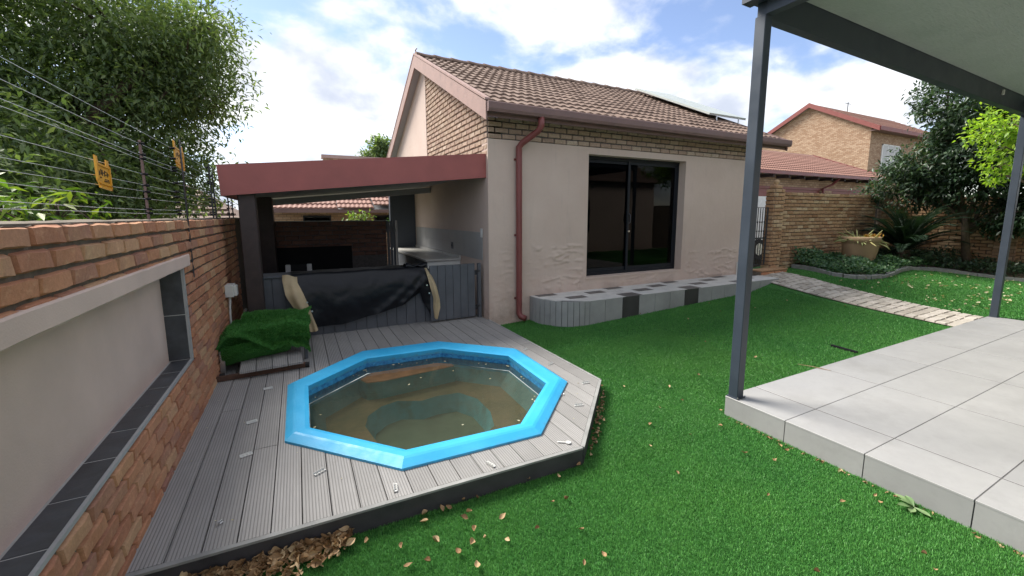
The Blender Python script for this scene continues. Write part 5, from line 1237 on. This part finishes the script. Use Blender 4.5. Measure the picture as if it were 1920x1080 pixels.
LEAVES_NEAR = [(0.39, 2.22), (0.55, 2.16), (0.53, 2.10), (0.70, 2.22), (0.78, 2.25), (0.69, 2.15), (0.65, 2.16), (0.89, 2.26), (0.87, 2.15), (0.79, 2.17), (0.78, 2.06), (0.74, 2.03), (0.76, 1.92), (0.71, 1.84), (0.79, 1.84), (0.54, 1.94), (0.22, 2.10), (0.63, 1.81), (0.68, 1.69), (0.38, 1.99), (0.94, 1.94), (1.07, 1.77), (1.03, 2.20), (1.14, 2.23), (1.16, 2.21), (1.24, 2.18), (1.43, 2.10), (1.57, 2.24), (1.63, 2.22), (1.62, 2.14), (1.16, 1.47), (1.28, 1.46), (1.35, 1.89), (1.26, 1.91), (1.28, 1.65), (0.89, 1.77), (0.47, 1.83), (0.38, 1.85), (0.26, 2.23), (0.19, 2.25), (0.11, 2.25), (0.05, 2.14)]
LEAVES_MID = [(2.62, 3.10), (2.47, 2.96), (2.39, 2.90), (2.29, 2.76), (2.24, 2.70), (2.11, 2.57), (2.19, 2.56), (2.01, 2.48), (2.81, 2.99), (3.67, 2.81), (3.18, 2.76), (2.77, 2.50), (3.05, 2.50), (2.95, 2.03), (3.18, 2.20), (2.63, 2.06), (2.24, 2.09), (2.16, 1.77), (4.67, 2.84), (4.63, 3.48), (3.05, 1.57), (3.11, 1.74), (3.07, 1.64), (2.87, 1.55), (2.76, 1.70), (2.48, 2.32), (2.79, 1.11), (2.97, 1.00), (3.02, 1.05), (3.05, 1.58), (2.12, 0.92), (2.63, 0.66), (3.09, 0.64), (2.71, 0.73), (2.47, 1.36), (2.86, 1.55), (6.07, 4.32), (6.05, 5.54), (4.91, 4.92), (5.28, 4.29), (6.37, 4.76), (6.45, 3.58), (6.71, 4.15), (6.18, 3.73), (7.62, 4.16), (6.98, 3.60), (8.07, 3.49)]
LEAVES_FAR = [(13.19, 3.65), (13.50, 2.83), (12.48, 3.17), (13.46, 2.79), (11.42, 2.49), (13.97, 3.00), (9.87, 2.49), (9.82, 2.34), (12.40, 2.81), (13.25, 2.97), (9.97, 3.08), (9.27, 2.54), (13.92, 3.17), (10.21, 2.39), (12.25, 3.91), (9.98, 2.79), (11.98, 3.07), (10.42, 2.67), (12.45, 3.50), (12.15, 2.91), (11.01, 3.44), (12.72, 3.77), (11.63, 2.48), (10.14, 2.33), (11.38, 3.35), (11.86, 3.29), (13.13, 3.63), (9.61, 2.98), (12.13, 3.15), (13.70, 2.93), (10.62, 3.58), (13.52, 3.86), (11.73, 3.03), (12.42, 3.14), (11.54, 2.77), (12.50, 3.61), (11.48, 2.54), (10.96, 2.78), (10.87, 2.39), (10.17, 2.81), (10.64, 2.73), (13.11, 3.90), (11.04, 2.47), (12.50, 2.74), (9.76, 3.05), (10.25, 3.10), (13.76, 3.05), (13.87, 3.06), (10.25, 2.54), (10.34, 2.71), (10.77, 2.80), (11.53, 3.33), (10.78, 3.74), (10.20, 2.36), (10.23, 2.96), (11.78, 3.87), (11.87, 2.65), (10.84, 2.57), (12.24, 3.46), (13.60, 3.03), (11.13, 3.47), (9.85, 2.94), (13.84, 3.26), (11.61, 3.58), (13.82, 3.65), (9.38, 2.52), (10.74, 3.59), (11.52, 2.78), (9.98, 2.62), (11.69, 3.48), (9.46, 2.71), (12.52, 3.13), (10.71, 2.52), (10.76, 2.64), (10.55, 3.52), (13.74, 3.03), (10.35, 3.01), (11.05, 4.31), (12.32, 2.94), (11.95, 3.61), (11.97, 3.02), (10.10, 3.14), (9.75, 3.81), (12.10, 3.26), (10.89, 2.72), (11.90, 4.27), (10.87, 2.33), (13.35, 3.52), (12.22, 2.95), (12.99, 2.67), (10.81, 3.38), (10.04, 2.50), (12.21, 4.02), (9.66, 3.58), (12.02, 2.49), (10.67, 2.31), (13.67, 3.63), (12.94, 2.95), (9.66, 2.72), (12.29, 2.53), (11.22, 2.58), (9.92, 3.00), (9.94, 2.99), (9.88, 2.90), (11.19, 2.79), (9.89, 3.43), (10.86, 3.67), (12.59, 3.90), (11.89, 3.65), (12.80, 2.91), (9.84, 4.59), (9.72, 4.31), (9.62, 4.05), (10.41, 4.19), (10.29, 3.93), (11.25, 4.10)]
leafset(LEAVES_NEAR, zg, 'dry_leaf', 'curled brown dry leaf lying on the lawn near the deck front', 'dry leaves on the near lawn', .85)
leafset(LEAVES_MID, zg, 'dry_leaf', 'brown dry leaf on the open lawn between deck and patio', 'dry leaves on the middle lawn', .72)
leafset(LEAVES_FAR, zg, 'pale_leaf', 'pale fallen leaf on the far lawn beyond the path', 'pale leaves on the far lawn', 1.25)
pile = MB()
for k in range(720):
    t = random.random(); x = -.62+.74*t+random.gauss(0, .02); d = abs(random.gauss(0, .075))*(1.1-.75*abs(t-.5)); y = yfront(max(x, -.8))-.03-d
    u = random.choice(dlu); s = random.choice((.4, .6, .8, 1.0, 1.3))*random.uniform(.8, 1.1); q = Matrix.Rotation(random.uniform(0, 6.28), 3, 'Z') @ Matrix.Rotation(random.uniform(-1.9, 1.9), 3, 'X') @ Matrix.Rotation(random.uniform(-.7, .7), 3, 'Y')
    zz_ = .010+max(0, .032*(1-d/.16))*random.random()
    pile.add([tuple(q @ (Vector(p)*s)+Vector((x, y, zz_+.008))) for p in u.v], u.f)
o = link('leaf_pile', pile.mesh('leaf_pile', True), None, 'dry_leaf'); tag(o, 'drift of brown dry leaves against the front of the deck', 'leaf pile', kind='stuff')
edge = MB()
for k in range(60):
    t = random.random(); x = 1.70+.85*t; y = yfront(x)-.03-abs(random.gauss(0, .03)); u = random.choice(dlu); s = random.uniform(.4, .8); q = Matrix.Rotation(random.uniform(0, 6.28), 3, 'Z') @ Matrix.Rotation(random.uniform(-.8, .8), 3, 'X')
    edge.add([tuple(q @ (Vector(p)*s)+Vector((x+.03, y, .014))) for p in u.v], u.f)
for k in range(46):
    y = random.uniform(.4, 2.1); u = random.choice(dlu); s = random.uniform(.3, .6); q = Matrix.Rotation(random.uniform(0, 6.28), 3, 'Z') @ Matrix.Rotation(random.uniform(-.8, .8), 3, 'X')
    edge.add([tuple(q @ (Vector(p)*s)+Vector((3.155-abs(random.gauss(0, .012)), y, .012))) for p in u.v], u.f)
for k in range(70):
    a = random.choice(KP[4:16]); x, y = a[0]+random.gauss(0, .3), a[1]-random.uniform(.05, .5); u = random.choice(dlu); s = random.uniform(.5, 1)
    edge.add([tuple(Vector(p)*s+Vector((x, y, zg(x, y)+.02))) for p in u.v], u.f)
o = link('leaf_litter', edge.mesh('leaf_litter', True), None, 'dry_leaf'); tag(o, 'scraps of leaf litter along the deck edge and patio foot', 'leaf litter', kind='stuff')
# bits floating on the pool
fl = MB()
for k in range(46):
    i = random.randrange(8); a, b = Vector(INN[i]), Vector(INN[(i+1) % 8]); t = random.random(); p = a.lerp(b, t).lerp(Vector((cx0, cy0)), random.choice((.03, .05, .08, random.uniform(.1, .8)))); s = random.uniform(.25, .75); u = random.choice(dlu); q = Matrix.Rotation(random.uniform(0, 6.28), 3, 'Z')
    fl.add([tuple(q @ Vector((v[0]*s, v[1]*s, v[2]*s*.3))+Vector((p.x, p.y, .0645))) for v in u.v], u.f)
o = link('floating_leaves', fl.mesh('floating_leaves', True), None, 'pale_leaf'); tag(o, 'pale leaf bits floating on the murky pool water', 'leaves', kind='stuff')
sc = MB()
for k in range(90):
    x = random.uniform(-.75, 2.5); y = random.uniform(2.4, 5.9); bb_ = band(inset(OUT, 1.03), x)
    if y < yfront(x)+.05 or (bb_ and bb_[0] < y < bb_[1]): continue
    s = random.uniform(.12, .35); u = random.choice(dlu); q = Matrix.Rotation(random.uniform(0, 6.28), 3, 'Z'); sc.add([tuple(q @ (Vector(v)*s)+Vector((x, y, DK+.003))) for v in u.v], u.f)
o = link('deck_crumbs', sc.mesh('deck_crumbs', True), None, 'pale_leaf'); tag(o, 'tiny leaf crumbs scattered over the grey deck', 'litter', kind='stuff')
# loose deck clips
def clip(x, y, rot, label, kind=0):
    t = thing('deck_clip', (x, y, DK), label, 'clip', 'loose deck clips'); c, s = .82*math.cos(rot), .82*math.sin(rot)
    def tr(mb): mb.v = [(x+a*c-b*s, y+a*s+b*c, z) for a, b, z in mb.v]; return mb
    if kind == 0:
        part('strip', tr(MB().box(-.045, .045, -.012, -.007, DK+.004, DK+.010).box(-.045, .045, .007, .012, DK+.004, DK+.010).box(-.045, -.030, -.007, .007, DK+.004, DK+.008).box(-.012, -.004, -.007, .007, DK+.004, DK+.008).box(.012, .020, -.007, .007, DK+.004, DK+.008).box(.036, .045, -.007, .007, DK+.004, DK+.008)), 'white_plastic', t)
        part('lip', tr(MB().box(-.045, .045, .0122, .0145, DK+.004, DK+.018)), 'white_plastic', t)
    elif kind == 1:
        part('hook', tr(MB().tube([(-.03, 0, DK+.008), (-.005, .012, DK+.010), (.015, 0, DK+.012), (.005, -.014, DK+.010), (-.012, -.008, DK+.008)], .004, 6)), 'silver', t)
    else:
        part('stem', tr(MB().box(-.06, .02, -.006, .006, DK+.004, DK+.010, .002)), 'white_plastic', t); part('disc', tr(MB().tube([(.035, 0, DK+.004), (.035, 0, DK+.011)], .022, 16)), 'white_plastic', t)
clip(-0.407, 3.113, 0.3, 'white perforated deck clip on the second board from the wall front', 0)
clip(0.026, 2.681, 0.5, 'white perforated deck clip left of the pool front corner', 0)
clip(0.419, 2.312, 1.4, 'white perforated deck clip lying across a board below the pool front corner', 0)
clip(-0.415, 3.622, 0.2, 'white deck clip near the wall left of the pool', 0)
clip(-0.341, 4.295, 0.1, 'small white deck clip between the wall and the pool', 0)
clip(-0.463, 2.447, 1, 'tiny curled metal hook on the front boards near the wall', 1)
clip(1.016, 2.266, 1.9, 'white perforated deck clip near the deck front right of the pool corner', 0)
clip(1.587, 2.264, -0.6, 'white round-ended fastener at the front right corner of the deck', 2)
clip(2.027, 2.688, -0.3, 'white deck clip on the right edge boards below the deck corner', 0)
clip(2.369, 3.041, -0.1, 'white deck clip at the right corner of the deck', 0)
clip(2.355, 3.631, 0.3, 'white deck clip on the boards right of the pool', 0)
clip(2.352, 4.179, 0.5, 'white deck clip on the boards behind the pool at right', 0)
clip(2.026, 2.925, 0.8, 'tiny dark metal hook right beside the pool coping', 1)

single('dark_turf_strip', MB().add([(5.83, 2.36, zg(5.85, 2.4)+.012), (5.87, 2.36, zg(5.85, 2.4)+.012), (5.89, 2.64, zg(5.87, 2.6)+.014), (5.85, 2.64, zg(5.87, 2.6)+.014), (5.83, 2.36, -.02), (5.87, 2.36, -.02), (5.89, 2.64, -.02), (5.85, 2.64, -.02)], [(0, 1, 2, 3), (0, 4, 5, 1), (1, 5, 6, 2), (2, 6, 7, 3), (3, 7, 4, 0)]), 'insulator', 'short dark strip in the lawn beside the patio edge', 'drain')  # plain dark strip set into the turf
single('twig', MB().tube([(4.50, 2.30, PT+.012), (4.56, 2.20, PT+.010), (4.60, 2.12, PT+.006), (4.62, 2.06, PT+.006)], [.002, .004, .004, .002], 6), 'pot', 'thin tan twig lying over the patio edge', 'twig')
